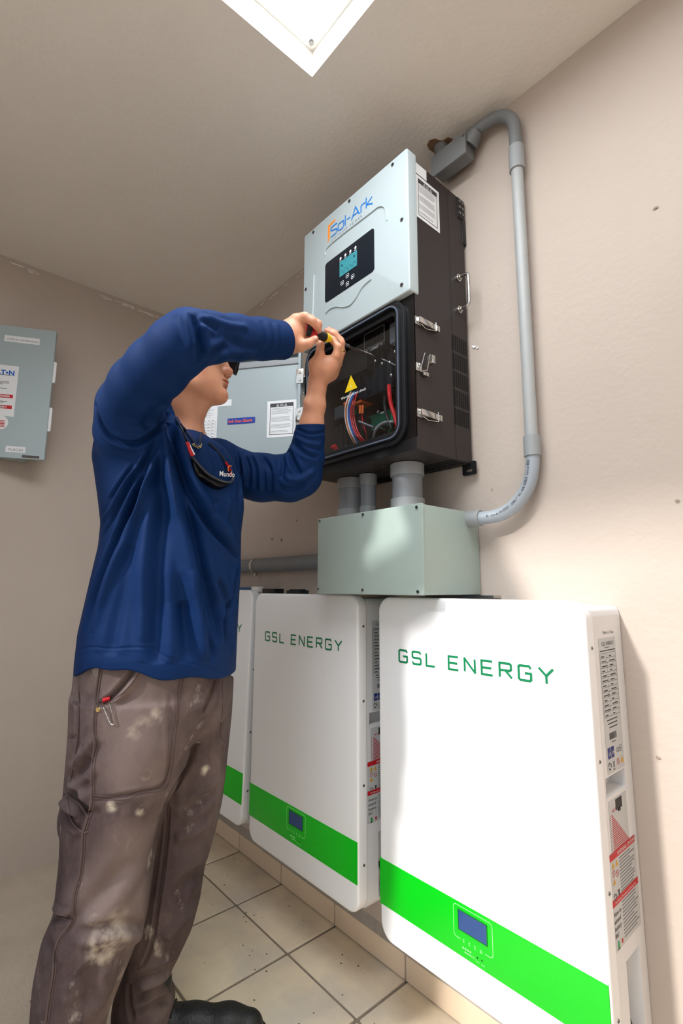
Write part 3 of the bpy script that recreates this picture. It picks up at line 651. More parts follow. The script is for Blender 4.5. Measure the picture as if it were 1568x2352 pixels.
# handle, latches, brackets
h = MB(); ya, za, zb = -.050, 1.944, 1.846
for z in (za, zb): h.cyl((X1, ya, z), (X1+.006, ya, z), .0105, 18); h.cyl((X1+.005, ya, z), (X1+.011, ya, z), .0075, 14)
h.tube(catmull([(X1+.006, ya, za), (X1+.026, ya, za), (X1+.034, ya, za-.004), (X1+.037, ya, za-.014), (X1+.037, ya, zb+.014), (X1+.034, ya, zb+.004), (X1+.026, ya, zb), (X1+.006, ya, zb)], 5), .0046, 12)
h.build('handle', M_chrome, T)
def latch(z, openl=False):
    l = MB()
    l.box(X1, X1+.004, -.243, -.222, z-.012, z+.010)
    l.cyl((X1+.004, -.237, z-.004), (X1+.0062, -.237, z-.004), .003, 8); l.cyl((X1+.004, -.228, z-.004), (X1+.0062, -.228, z-.004), .003, 8)
    if not openl:
        l.box(X1+.004, X1+.012, -.236, -.166, z-.008, z+.008)
        l.box(X1+.003, X1+.014, -.168, -.156, z-.009, z+.007)
        l.tube([(X1+.008, -.175, z+.012), (X1+.016, -.175, z+.010), (X1+.016, -.175, z-.014), (X1+.006, -.205, z-.014), (X1+.006, -.225, z-.008)], .0014, 6)
    else:
        l.tube([(X1+.006, -.232, z-.012), (X1+.022, -.232, z+.030), (X1+.024, -.214, z+.032), (X1+.014, -.214, z-.008), (X1+.006, -.232, z-.012)], .0015, 6)
        l.box(X1+.012, X1+.030, -.212, -.200, z+.008, z+.030); l.box(X1+.002, X1+.010, -.222, -.202, z-.020, z-.010)
    return l.build('latch', M_chrome, T, bev=.0012)
latch(1.744); latch(1.618, True); latch(1.497)
br = MB().box(X1-.02, X1+.004, -.040, -.006, 2.146, 2.212); br.box(X1-.004, X1+.0035, -.020, -.002, 2.07, 2.15); br.build('wall_bracket', M_black, T, bev=.002)
for q in range(3):
    for y in (-.032, -.018): MB().cyl((X1+.004, y, 2.200-.019*q), (X1+.0065, y, 2.200-.019*q), .0045, 12).build('bracket_screw', M_screw, T)
fb = MB(); pts = rrect(-.792, -.748, 1.372, 1.410, .006, 4); inn = rrect(-.781, -.760, 1.381, 1.389, .0039, 4); fb.frame(pts, inn, XZ, -.014, -.018)
fb.build('foot_bracket', M_black, T)
fb = MB(); pts = rrect(-1.03, -1.00, 1.372, 1.410, .006, 4); inn = rrect(-1.022, -1.008, 1.381, 1.389, .0039, 4); fb.frame(pts, inn, XZ, -.014, -.018); fb.build('foot_bracket', M_black, T)
bs = MB()
for k in range(14): bs.box(-.93+.0115*k, -.924+.0115*k, -.095, -.035, Z0-.0012, Z0-.0002)
for k in range(12): bs.box(-1.10+.0115*k, -1.094+.0115*k, -.075, -.025, Z0-.0012, Z0-.0002)
tag(bs.build('bottom_slots', M_hole, T), kind='stuff')
ch = MB()
for k in range(16):
    x, y = rr.uniform(-.95, -.80), rr.uniform(-.23, -.14); a = .002+.004*rr.random(); ch.add([(x-a, y, Z0-.0006), (x+a, y-.001, Z0-.0006), (x+a, y+.001, Z0-.0006), (x-a, y+.002, Z0-.0006)], [(0, 1, 2, 3)])
ch.build('scratch_marks', M_ink2, T)
# hinges left
for z in (1.705, 1.615, 1.52):
    hg = MB().box(X0-.016, X0+.001, -.262, -.254, z-.026, z+.026); hg.cyl((X0-.007, -.258, z-.030), (X0-.007, -.258, z+.030), .0045, 12)
    hg.box(X0-.030, X0-.014, -.270, -.258, z-.024, z+.024)
    hg.build('hinge', M_chrome, T, bev=.0008)
# ---- open lower door
hx, hy = -1.213, -.262; dd = Vector((-.171, -.127, 0)).normalized(); nn = Vector((dd.y, -dd.x, 0))  # nn faces the camera side
if nn.y > 0: nn = -nn
def DW(p, q, a): v = Vector((hx, hy, 0))+dd*p+nn*a; return (v.x, v.y, q)
d = MB(); dw, z0d, z1d = .448, 1.425, 1.818
d.slab(rrect(0.004, dw, z0d, z1d, .006, 3), DW, -.004, 0, .0008)
door = d.build('open_door', M_panel, T)
d = MB(); o1 = rrect(.004, dw, z0d, z1d, .006, 3); o2 = rrect(.012, dw-.008, z0d+.008, z1d-.008, .004, 3); d.frame(o1, o2, DW, -.001, .014); d.build('rim', M_panel, door)
MB().slab([(.02, z1d-.016), (dw-.02, z1d-.016), (dw-.02, z1d-.010), (.02, z1d-.010)], DW, 0, .0012, .0004).build('top_strip', mat('strip grey', (92, 98, 102), .5), door)
MB().slab([(.012, z1d-.040), (dw-.012, z1d-.040), (dw-.012, z1d-.020), (.012, z1d-.020)], DW, 0, .004, .001).build('stiffener', mat('stiffener grey', (146, 150, 154), .4), door)
def dpt0(u, v):
    r = ray(u, v); n3 = np.array(nn); h3 = np.array([hx, hy, 0.0]); return CAM+r*(np.dot(h3-CAM, n3)/np.dot(r, n3))
for v_ in (868, 956):
    z = dpt0(693, v_)[2]; hp_ = MB().slab(rrect(-.006, .018, z-.024, z+.024, .002, 2), DW, .012, .016, .0006).build('hinge_plate', M_chrome, T)
    for q in (-.013, .013): MB().cyl(DW(.007, z+q, .016), DW(.007, z+q, .019), .0055, 14).build('bolt', M_chrome, hp_)
ldx = -dd    # reading direction left to right seen from the camera
def dpt(u, v):
    r = ray(u, v); n3 = np.array(nn); h3 = np.array([hx, hy, 0.0]); return CAM+r*(np.dot(h3-CAM, n3)/np.dot(r, n3))
def dcoord(u, v): p = dpt(u, v); return Vector((p[0]-hx, p[1]-hy, 0)).dot(dd), p[2]
a = dcoord(612, 1006); b = dcoord(681, 917); 
safety(door, DW(a[0], a[1], .0002), ldx, (0, 0, 1), a[0]-b[0], (b[1]-a[1]))
a = dcoord(522, 976); b = dcoord(586, 957); w_, h_ = a[0]-b[0], b[1]-a[1]
st = MB(); st.slab([(p, q) for p, q in rrect(b[0], a[0], a[1], b[1], .003, 3)], DW, 0, .0008, .0003); stk = st.build('blue_sticker', mat('sticker blue', (24, 58, 150), .4), door)
st = MB(); text(st, 'Soli Deo Gloria', h_*.62, Vector(DW(a[0]-w_*.03, a[1]+h_*.28, .001)), ldx, (0, 0, 1), 0, .0004, bold=.03)
xs_ = [p[0] for p in st.v]; 
st.build('lettering', mat('sticker orange', (226, 96, 70), .5), stk)
a = dcoord(500, 934); b = dcoord(532, 917); st = MB(); rect(st, DW(a[0], a[1], 0), ldx, (0, 0, 1), a[0]-b[0], b[1]-a[1]); st.build('small_label', M_paper, door)
a = dcoord(440, 1050); b = dcoord(500, 932); st = MB(); W3, H3 = a[0]-b[0], b[1]-a[1]; rect(st, DW(a[0], a[1], 0), ldx, (0, 0, 1), W3, H3); st.build('table_label', M_paper, door)
st = MB(); o = Vector(DW(a[0], a[1], 0))
for q in range(6): ruled(st, o+ldx*(W3*.1)+Vector((0, 0, H3*(.95-.035*q))), ldx, (0, 0, 1), W3*.8, 1, 1, .0016, 0, .3, q)
for q in range(10):
    rect(st, o+ldx*(W3*.06)+Vector((0, 0, H3*(.68-.065*q))), ldx, (0, 0, 1), W3*.88, .0005, 0, .0006)
    for s_ in range(5): rect(st, o+ldx*(W3*(.1+.17*s_))+Vector((0, 0, H3*(.70-.065*q))), ldx, (0, 0, 1), W3*.09, .002, 0, .0006)
for s_ in range(6): rect(st, o+ldx*(W3*(.06+.175*s_))+Vector((0, 0, H3*.095)), ldx, (0, 0, 1), .0005, H3*.585, 0, .0006)
st.build('printed_table', M_ink2, door)

# ---- wiring bay
yb = -.055
MB().box(X0+.005, X1-.005, yb, yb+.004, Z0+.005, ZM-.012).build('back_plate', mat('bay back', (30, 30, 34), .5), T)
# copper busbars / cover plates: dark angled cover at the top left
k = MB().box(-1.18, -.985, -.20, -.10, 1.70, 1.80); k.build('inner_cover', M_black, T, bev=.004)
# breaker block
k = MB(); k.box(-.990, -.905, -.205, -.08, 1.7440, 1.8160); bk = k.build('breaker_block', mat('breaker black', (22, 22, 26), .35), T, bev=.002)
k = MB()
for q in range(5): k.box(-.984+.0152*q, -.972+.0152*q, -.2058, -.2045, 1.7610, 1.7980)
k.build('terminal_pocket', M_hole, bk)
k = MB(); k.frame([(-.989, 1.7550), (-.906, 1.7550), (-.906, 1.8050), (-.989, 1.8050)], [(-.9875, 1.7565), (-.9075, 1.7565), (-.9075, 1.8035), (-.9875, 1.8035)], XZ, -.205, -.207); k.build('block_frame', M_ink2, bk)
for q in range(5):
    for z in (1.8100,):
        MB().cyl((-.977+.0152*q, -.205, z), (-.977+.0152*q, -.209, z), .0032, 10).build('screw', M_chrome, bk)
for x in (-.975, -.915): MB().cyl((x, -.205, 1.7480), (x, -.209, 1.7480), .0035, 10).build('screw', M_chrome, bk)
k = MB(); text(k, 'LOAD', .011, (-.962, -.2055, 1.7450), (1, 0, 0), (0, 0, 1), bold=.02); text(k, 'L2', .008, (-.934, -.2055, 1.7520), (1, 0, 0), (0, 0, 1)); text(k, 'L1', .008, (-.972, -.2055, 1.7530), (1, 0, 0), (0, 0, 1)); k.build('lettering', M_paper, bk)
k = MB().box(-.893, -.866, -.20, -.10, 1.7410, 1.8010); k.build('grey_connector', mat('connector grey', (112, 122, 134), .4), T, bev=.003)
# heat sink body with fins
hs = MB().box(-1.075, -.872, -.165, -.07, 1.6300, 1.7450); fn = mat('blued steel', (36, 46, 60), .28, metal=.5)
hso = hs.build('heat_shield', fn, T, bev=.002)
for q in range(7): MB().box(-1.070+.033*q-.0015, -1.070+.033*q+.0015, -.182, -.164, 1.6330, 1.7420).build('fin', fn, hso)
for x, z in ((-.905, 1.6950), (-.935, 1.7020), (-.962, 1.7200), (-.885, 1.7200), (-.9, 1.6550)): MB().ball((x, -.186, z), .0055, 10).build('rivet', M_chrome, hso)
# green boards, orange terminal strips
gb = mat('board green', (22, 92, 70), .4)
MB().box(-1.13, -.96, -.115, -.11, 1.545, 1.595).build('circuit_board', gb, T); MB().box(-1.125, -1.085, -.15, -.145, 1.60, 1.69).build('circuit_board', gb, T)
qa, qb, qc, qd = onW(788, 938, -.165), onW(797, 924, -.165), onW(806, 932, -.165), onW(830, 910, -.165)
for x0, x1, z0, z1 in ((qa[0], qb[0], qa[2], qb[2]+.004), (qc[0], qd[0], qc[2], qc[2]+.024)):
    o_ = MB().box(x0, x1, -.165, -.118, z0, z1).build('orange_terminal', mat('terminal orange', (232, 112, 40), .4), T, bev=.001)
for u_ in (826, 832): MB().cyl(tuple(onW(u_, 950, -.165)), tuple(onW(u_+1, 931, -.165)), .0038, 10).build('orange_terminal', MATS['terminal orange'], T)
# ribbed black blocks on the left
for q in range(6): MB().box(-1.19+.024*q, -1.172+.024*q, -.15, -.07, 1.42, 1.585).build('relay', M_black, T, bev=.003)
k = MB()
for q in range(8): k.box(-1.17+.0085*q, -1.1655+.0085*q, -.165, -.15, 1.60, 1.64)
k.build('terminal_comb', mat('comb grey', (70, 76, 80), .4), T)
# wires
def wire(nm, pts, r, m, lab=None):
    o_ = MB().tube(catmull(pts, 6), r, 8).build(nm, m, T)
    if lab: o_['label'] = lab
W_w = mat('wire white', (226, 224, 218), .4); W_r = mat('wire red', (204, 30, 36), .35); W_b = mat('wire blue', (32, 92, 168), .35); W_o = mat('wire orange', (224, 110, 40), .35); W_k = mat('wire black', (20, 20, 22), .3); W_g = mat('wire green', (20, 132, 84), .35)
def pw(pts, y0, du=0):
    n = len(pts); out = []
    for i, (u, v) in enumerate(pts):
        q = onW(u+du, v, y0+(.02 if i == 0 else 0)+(.03 if i == n-1 else 0)); out.append(tuple(q))
    return out
for k_, (du, m) in enumerate(((-4, W_w), (-1, W_b), (1, W_w), (3.5, W_b), (-2.5, W_o), (6, W_b))):
    wire('wire', pw([(810, 900), (800, 922), (796, 948), (799, 975), (808, 1000), (824, 1030)], -.195+.003*(k_ % 2), du), .0019, m)
for k_, (du, m) in enumerate(((0, W_r), (3.5, W_r), (8, W_r))):
    wire('wire', pw([(812, 902), (805, 930), (805, 958), (811, 985), (822, 1005), (841, 1024)], -.19, du), .0019, m)
for du in (0, 5): wire('wire', pw([(826, 950), (828, 970), (834, 990), (838, 1012)], -.175, du), .0019, W_r if du else W_k)
wire('red_cable', pw([(893, 886), (894, 905), (898, 930), (906, 955), (914, 985), (916, 1000)], -.205), .0058, W_r)
wire('black_cable', pw([(882, 912), (884, 935), (890, 960), (900, 985), (908, 1005)], -.20), .005, W_k)
wire('green_cable', pw([(902, 950), (899, 968), (897, 985), (894, 1008)], -.18), .005, W_g)
wire('grey_loop', pw([(857, 1010), (861, 990), (871, 977), (885, 970), (900, 969), (914, 970)], -.20), .0042, mat('cable grey', (150, 150, 152), .4))
for x, y0 in ((-1.165, 0), (-1.125, .01)):
    wire('battery_cable', [(x, -.16+y0, 1.50), (x+.006, -.19+y0, 1.47), (x+.03, -.18+y0, 1.44), (x+.05, -.15+y0, 1.41)], .0085, mat('cable dark grey', (44, 46, 52), .4))
MB().cyl((-1.165, -.162, 1.495), (-1.163, -.175, 1.51), .010, 12).build('red_boot', W_r, T)
k = MB().box(-.952, -.922, -.165, -.16, 1.44, 1.50); k.build('ground_bar', mat('copper bar', (140, 118, 108), .3, metal=.7), T)
for z in (1.484, 1.453): MB().cyl((-.937, -.165, z), (-.937, -.170, z), .0065, 12).build('screw', M_chrome, T)
for x, z in ((-.966, 1.532), (-.987, 1.528), (-.895, 1.56), (-.875, 1.565)): MB().cyl((x, -.10, z), (x, -.165, z), .005, 12).build('terminal_stud', M_chrome, T)
k = MB().tube([(-1.03, -.19, 1.553), (-.99, -.17, 1.53)], .0032, 10); k.build('standoff_rod', M_ink2, T)
k = MB(); text(k, 'L1', .009, (-.975, -.168, 1.57), (1, 0, 0), (0, 0, 1)); text(k, 'GEN', .008, (-.962, -.168, 1.562), (1, 0, 0), (0, 0, 1)); text(k, 'LOAD', .007, (-.90, -.168, 1.585), (1, 0, 0), (0, 0, 1)); k.build('lettering', M_paper, T)
k = MB().box(-.995, -.85, -.105, -.10, 1.51, 1.60); k.build('terminal_plate', M_black, T)
# clear polycarbonate cover with its warning print (top edge pulled loose, bay visible behind)
def pane_mat():
    m = bpy.data.materials.new('clear cover'); m.use_nodes = True; nt = m.node_tree; N = nt.nodes; N.clear()
    o = N.new('ShaderNodeOutputMaterial'); t = N.new('ShaderNodeBsdfTransparent'); t.inputs[0].default_value = (.93, .95, .97, 1); g = N.new('ShaderNodeBsdfGlossy'); g.inputs['Roughness'].default_value = .03
    f = N.new('ShaderNodeFresnel'); gg_ = N.new('ShaderNodeNewGeometry'); mr_ = N.new('ShaderNodeMapRange'); mr_.inputs['To Min'].default_value = 1.5; mr_.inputs['To Max'].default_value = 1/1.5; nt.links.new(gg_.outputs['Backfacing'], mr_.inputs['Value']); nt.links.new(mr_.outputs[0], f.inputs[0]); x = N.new('ShaderNodeMixShader'); nt.links.new(f.outputs[0], x.inputs[0]); nt.links.new(t.outputs[0], x.inputs[1]); nt.links.new(g.outputs[0], x.inputs[2]); nt.links.new(x.outputs[0], o.inputs[0]); return m
M_glass = pane_mat()
yg = YF+.010
gl = MB().box(gx0+.002, gx1-.002, yg-.0008, yg, gz0+.002, gz1-.040); gl.build('clear_cover', M_glass, T)
wt = MB(); a = onW(792.5, 902.5, yg-.0012); b = onW(819.3, 890.8, yg-.0012); c_ = onW(805.6, 868.0, yg-.0012)
xm = (a[0]+b[0])/2; zb = (a[2]+b[2])/2; s_ = (b[0]-a[0])/2*1.05
wt.prism([(xm-s_, zb), (xm+s_, zb), (xm, zb+s_*1.75)], XZ, yg-.0009, yg-.0016); wt.build('warning_triangle', M_yel, T)
wt = MB(); strokes(wt, [[(.001, .020), (-.003, .011), (.003, .012), (0, .004)]], (xm, yg-.0018, zb), (1, 0, 0), (0, 0, 1), 1, 1, .002, 0, .0002)
wt.build('lightning_symbol', mat('pale yellow', (246, 232, 150), .4), T)
wt = MB(); text(wt, 'Warning electric shock', .0112, (-1.058, yg-.001, zb-.017), (1, 0, 0), (0, 0, 1), 0, .0006, bold=.012); wt.build('lettering', M_paper, T)

# ---------------------------------------------------------------- electrical panel on the left wall, door ajar
T = thing('electrical_panel', 'grey electrical panel at the left frame edge, its door ajar', 'electrical panel', (-2.30, -1.0, 1.56))
h0 = Vector((-2.190, -.790, 0)); h1 = Vector((-2.285, -.985, 0)); ed = (h1-h0).normalized(); en = Vector((-ed.y, ed.x, 0)); 
if en.x < 0: en = -en
WD = .37
def PW(p, q, a): v = h0+ed*p+en*a; return (v.x, v.y, q)
zt, zb = 2.096, 1.556; M_pan2 = mat('panel blue grey', (164, 178, 181), .3)
MB().box(-2.336, -2.30, -1.10, -.83, 1.565, 2.09).build('body', M_pan2, T)
d = MB(); d.slab(rrect(0, WD, zb, zt, .004, 3), PW, -.016, 0, .0015); dr = d.build('door', M_pan2, T)
for z0, z1 in ((1.878, 1.968), (1.674, 1.773)):
    MB().slab(rrect(-.010, .012, z0, z1, .006, 4), PW, -.014, -.006, .001).build('latch', M_white2, dr)
nx = -ed
def pc(u, v):
    r = ray(u, v); n3 = np.array(en); p = CAM+r*(np.dot(np.array(h0)-CAM, n3)/np.dot(r, n3)); return Vector((p[0]-h0.x, p[1]-h0.y, 0)).dot(ed), p[2]
def plabel(nm, u0, v0, u1, v1, m=M_paper, dp=0):
    a = pc(u0, v0); b = pc(u1, v1); L_ = MB(); rect(L_, PW(a[0], a[1], dp), nx, (0, 0, 1), a[0]-b[0], b[1]-a[1]); L_.build(nm, m, dr); return a, b
a, b = pc(10, 780), pc(92, 778)
L_ = MB(); rect(L_, PW(a[0], a[1]-.006, 0), nx, (0, 0, 1), a[0]-b[0], .026); L_.build('name_tag', M_paper, dr)
L_ = MB(); text(L_, 'LUMA O GENERADOR', .0112, PW(a[0]-.008, a[1]+.001, .0006), nx, (0, 0, 1)); L_.build('lettering', M_ink2, dr)
a, b = pc(12, 1036), pc(58, 1037); L_ = MB(); rect(L_, PW(a[0], a[1]-.003, 0), nx, (0, 0, 1), a[0]-b[0], .024); L_.build('name_tag', M_paper, dr)
L_ = MB(); text(L_, 'PLACAS', .0145, PW(a[0]-.010, a[1]+.003, .0006), nx, (0, 0, 1)); L_.build('lettering', M_ink2, dr)
b = pc(44, 842); a = (WD-.03, pc(28, 957)[1]); L_ = MB(); wl = a[0]-b[0]; hl = b[1]-a[1]; rect(L_, PW(a[0], a[1], 0), nx, (0, 0, 1), wl, hl); lab = L_.build('maker_label', M_paper, dr)
L_ = MB(); text(L_, 'EAT\u2022N', .028, PW(b[0]+.012, b[1]-.040, .0008), nx, (0, 0, 1), 0, .0004, align='RIGHT', bold=.03); L_.build('lettering', mat('maker blue', (20, 88, 190), .5), lab)
L_ = MB()
for q, z in enumerate((.372, .36, .348, .30, .288, .276, .25, .24, .125, .115, .09, .08, .07)): ruled(L_, PW(a[0]-.02, a[1]+hl*(z/.45), .0004), nx, (0, 0, 1), wl-.035, 1, 1, .0026, 0, .3, q)
L_.build('printed_text', M_ink2, lab)
L_ = MB(); rect(L_, PW(a[0]-.02, a[1]+hl*.355, .0004), nx, (0, 0, 1), wl-.03, .014); rect(L_, PW(a[0]-.02, a[1]+hl*.145, .0004), nx, (0, 0, 1), wl-.03, .014); L_.build('red_band', M_red, lab)
L_ = MB(); text(L_, 'DANGER', .011, PW(b[0]+.065, a[1]+hl*.355+.003, .001), nx, (0, 0, 1), bold=.02); text(L_, 'PELIGRO', .011, PW(b[0]+.07, a[1]+hl*.145+.003, .001), nx, (0, 0, 1), bold=.02); L_.build('band_text', M_paper, lab)
a = pc(0, 970); L_ = MB(); L_.prism(circ(a[0], a[1], .028, 20), PW, 0, .0004); L_.build('round_sticker', M_paper, dr)
L_ = MB()
for q in range(5): rect(L_, PW(a[0]+.004, a[1]-.018+.006*q, .0005), nx, (0, 0, 1), .020, .003)
L_.build('flag_stripes', M_red, dr)
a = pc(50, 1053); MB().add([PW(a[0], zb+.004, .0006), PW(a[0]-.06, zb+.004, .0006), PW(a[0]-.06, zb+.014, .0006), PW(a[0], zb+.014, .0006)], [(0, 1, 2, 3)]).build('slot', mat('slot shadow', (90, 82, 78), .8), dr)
# ================================================================ the man
RH = np.array([.6600, .7512, 0.0]); FH = np.array([-.7512, .6600, 0.0])      # body axes: RH the way he faces, FH away to his left side
class Field:
    def __init__(s, lo, hi, h):
        s.lo = np.array(lo, float); s.h = h; s.n = np.ceil((np.array(hi)-s.lo)/h).astype(int)+1
        s.g = np.full(s.n, .5, np.float32)
    def region(s, lo, hi):
        a = np.clip(np.floor((np.array(lo)-s.lo)/s.h).astype(int), 0, s.n-1); b = np.clip(np.ceil((np.array(hi)-s.lo)/s.h).astype(int)+1, 1, s.n)
        ax = [(s.lo[i]+s.h*np.arange(a[i], b[i])).astype(np.float32) for i in range(3)]
        return tuple(slice(a[i], b[i]) for i in range(3)), ax[0][:, None, None], ax[1][None, :, None], ax[2][None, None, :]
    def comb(s, sl, d, k, sub=False):
        a = s.g[sl]
        if sub:
            d = -d; h_ = np.clip(.5-.5*(a-d)/k, 0, 1); s.g[sl] = np.where(True, a*(1-h_)+d*h_+k*h_*(1-h_), 0)
        else:
            h_ = np.clip(.5+.5*(d-a)/k, 0, 1); s.g[sl] = d*(1-h_)+a*h_-k*h_*(1-h_)
    def cap(s, p0, p1, r0, r1, k=.01, sub=False):
        p0 = np.array(p0, float); p1 = np.array(p1, float); m = max(r0, r1)+k+4*s.h
        sl, X, Y, Z = s.region(np.minimum(p0, p1)-m, np.maximum(p0, p1)+m)
        d = p1-p0; L2 = float(d@d)+1e-12
        t = np.clip(((X-p0[0])*d[0]+(Y-p0[1])*d[1]+(Z-p0[2])*d[2])/L2, 0, 1)
        q = np.sqrt((X-p0[0]-t*d[0])**2+(Y-p0[1]-t*d[1])**2+(Z-p0[2]-t*d[2])**2)-(r0+(r1-r0)*t)
        s.comb(sl, q, k, sub)
    def chain(s, pts, rs, k=.01):
        for i in range(len(pts)-1): s.cap(pts[i], pts[i+1], rs[i], rs[i+1], k)
    def ell(s, c, R3, rad, k=.01, sub=False):
        c = np.array(c, float); m = max(rad)+k+4*s.h; sl, X, Y, Z = s.region(c-m, c+m)
        q = 0; q2 = 0
        for i in range(3):
            p = ((X-c[0])*R3[i][0]+(Y-c[1])*R3[i][1]+(Z-c[2])*R3[i][2]); q = q+(p/rad[i])**2; q2 = q2+(p/rad[i]**2)**2
        q = np.sqrt(q); d = q*(q-1)/np.sqrt(q2+1e-12)
        s.comb(sl, d, k, sub)
    def stack(s, rows, k=.02, ex=2.3, tilt=0):
        # rows: (z, centre xy, a, b) from top to bottom
        rows = sorted(rows, key=lambda r: r[0]); zz = np.array([r[0] for r in rows]); A = np.array([r[2] for r in rows]); B = np.array([r[3] for r in rows])
        cx_ = np.array([r[1][0] for r in rows]); cy_ = np.array([r[1][1] for r in rows]); M_ = max(A.max(), B.max())+k+4*s.h
        lo = (cx_.min()-M_, cy_.min()-M_, zz[0]-k-4*s.h); hi = (cx_.max()+M_, cy_.max()+M_, zz[-1]+k+4*s.h)
        sl, X, Y, Z = s.region(lo, hi); zv = Z.ravel()
        def sm(v):
            n = 400; zf = np.linspace(zz[0], zz[-1], n); f = np.interp(zf, zz, v); w_ = 9; f = np.convolve(np.pad(f, w_, 'edge'), np.hanning(2*w_+1)/np.hanning(2*w_+1).sum(), 'valid'); return np.interp(zv, zf, f).astype(np.float32)[None, None, :]
        a, b, x, y = sm(A), sm(B), sm(cx_), sm(cy_)
        P = np.abs((X-x)*RH[0]+(Y-y)*RH[1])/a; Q = np.abs((X-x)*FH[0]+(Y-y)*FH[1])/b
        q = (P**ex+Q**ex)**(1/ex); mn = np.minimum(a, b)
        d = (q-1)*(mn*.5+.5*np.sqrt(a*b)); d = np.maximum(d, np.maximum(zz[0]-Z, Z-zz[-1]))
        s.comb(sl, d, k)
    def mesh(s):
        F = s.g; ins = F < 0; nx, ny, nz = F.shape
        c = np.zeros((nx-1, ny-1, nz-1), np.uint8)
        for i in (0, 1):
            for j in (0, 1):
                for k in (0, 1): c += ins[i:nx-1+i, j:ny-1+j, k:nz-1+k]
        act = (c > 0) & (c < 8); I, J, K = np.nonzero(act); n = len(I)
        idx = np.full(act.shape, -1, np.int32); idx[I, J, K] = np.arange(n)
        acc = np.zeros((n, 3)); cnt = np.zeros(n)
        for ax in range(3):
            for u in (0, 1):
                for v in (0, 1):
                    o = [0, 0, 0]; oth = [a for a in range(3) if a != ax]; o[oth[0]] = u; o[oth[1]] = v
                    a = F[I+o[0], J+o[1], K+o[2]]; o2 = list(o); o2[ax] = 1; b = F[I+o2[0], J+o2[1], K+o2[2]]
                    m = (a < 0) != (b < 0); t = np.where(m, a/np.where(m, a-b, 1), 0)
                    p = np.stack([np.full(n, float(o[0])), np.full(n, float(o[1])), np.full(n, float(o[2]))], 1); p[:, ax] = t
                    acc += p*m[:, None]; cnt += m
        V = s.lo+s.h*(np.stack([I, J, K], 1)+acc/np.maximum(cnt, 1)[:, None])
        faces = []
        for ax in range(3):
            b_, c_ = (ax+1) % 3, (ax+2) % 3
            s0 = [slice(None)]*3; s1 = [slice(None)]*3; s0[ax] = slice(0, F.shape[ax]-1); s1[ax] = slice(1, F.shape[ax])
            a0 = ins[tuple(s0)]; a1 = ins[tuple(s1)]; E_ = np.stack(np.nonzero(a0 != a1), 1)
            E_ = E_[(E_[:, b_] > 0) & (E_[:, c_] > 0) & (E_[:, b_] < F.shape[b_]-1) & (E_[:, c_] < F.shape[c_]-1)]
            flip = a0[E_[:, 0], E_[:, 1], E_[:, 2]]
            q = []
            for db, dc in ((0, 0), (-1, 0), (-1, -1), (0, -1)):
                e = E_.copy(); e[:, b_] += db; e[:, c_] += dc; q.append(idx[e[:, 0], e[:, 1], e[:, 2]])
            q = np.stack(q, 1); q = np.where(flip[:, None], q, q[:, ::-1]); faces.append(q[(q >= 0).all(1)])
        return V, np.concatenate(faces)
def smooth_v(V, Fq, it=2, lam=.5):
    for _ in range(it):
        acc = np.zeros_like(V); cnt = np.zeros(len(V))
        for i in range(4):
            j = (i+1) % 4
            for a, b in ((Fq[:, i], Fq[:, j]), (Fq[:, j], Fq[:, i])):
                for c in range(3): acc[:, c] += np.bincount(a, V[b, c], len(V))
                cnt += np.bincount(a, minlength=len(V))
        V = V+lam*(acc/np.maximum(cnt, 1)[:, None]-V)
    return V
def normals(V, Fq):
    n = np.cross(V[Fq[:, 2]]-V[Fq[:, 0]], V[Fq[:, 3]]-V[Fq[:, 1]]); N_ = np.zeros_like(V)
    for i in range(4):
        for c in range(3): N_[:, c] += np.bincount(Fq[:, i], n[:, c], len(V))
    return N_/np.maximum(np.linalg.norm(N_, axis=1), 1e-12)[:, None]
def mk(name, V, Fq, m, parent):
    me = bpy.data.meshes.new(name); off = np.array(parent_loc(parent)); V = V-off
    me.vertices.add(len(V)); me.vertices.foreach_set('co', V.astype(np.float32).ravel())
    me.loops.add(len(Fq)*4); me.loops.foreach_set('vertex_index', Fq.astype(np.int32).ravel())
    me.polygons.add(len(Fq)); me.polygons.foreach_set('loop_start', np.arange(len(Fq), dtype=np.int32)*4); me.polygons.foreach_set('loop_total', np.full(len(Fq), 4, np.int32))
    me.update(calc_edges=True); me.validate(); me.polygons.foreach_set('use_smooth', [True]*len(me.polygons)); me.materials.append(m)
    o = bpy.data.objects.new(name, me); COL.objects.link(o); o.parent = parent; return o
def bvh(V, Fq): return BVHTree.FromPolygons([tuple(v) for v in V], [tuple(int(i) for i in f) for f in Fq])
def hit(t, u, v, lift=0):
    d = Vector(ray(u, v)).normalized(); l, n, i, di = t.ray_cast(Vector(CAM), d)
    if l is None: return None, None
    return l+n*lift if n.dot(d) < 0 else l-n*lift, (n if n.dot(d) < 0 else -n)
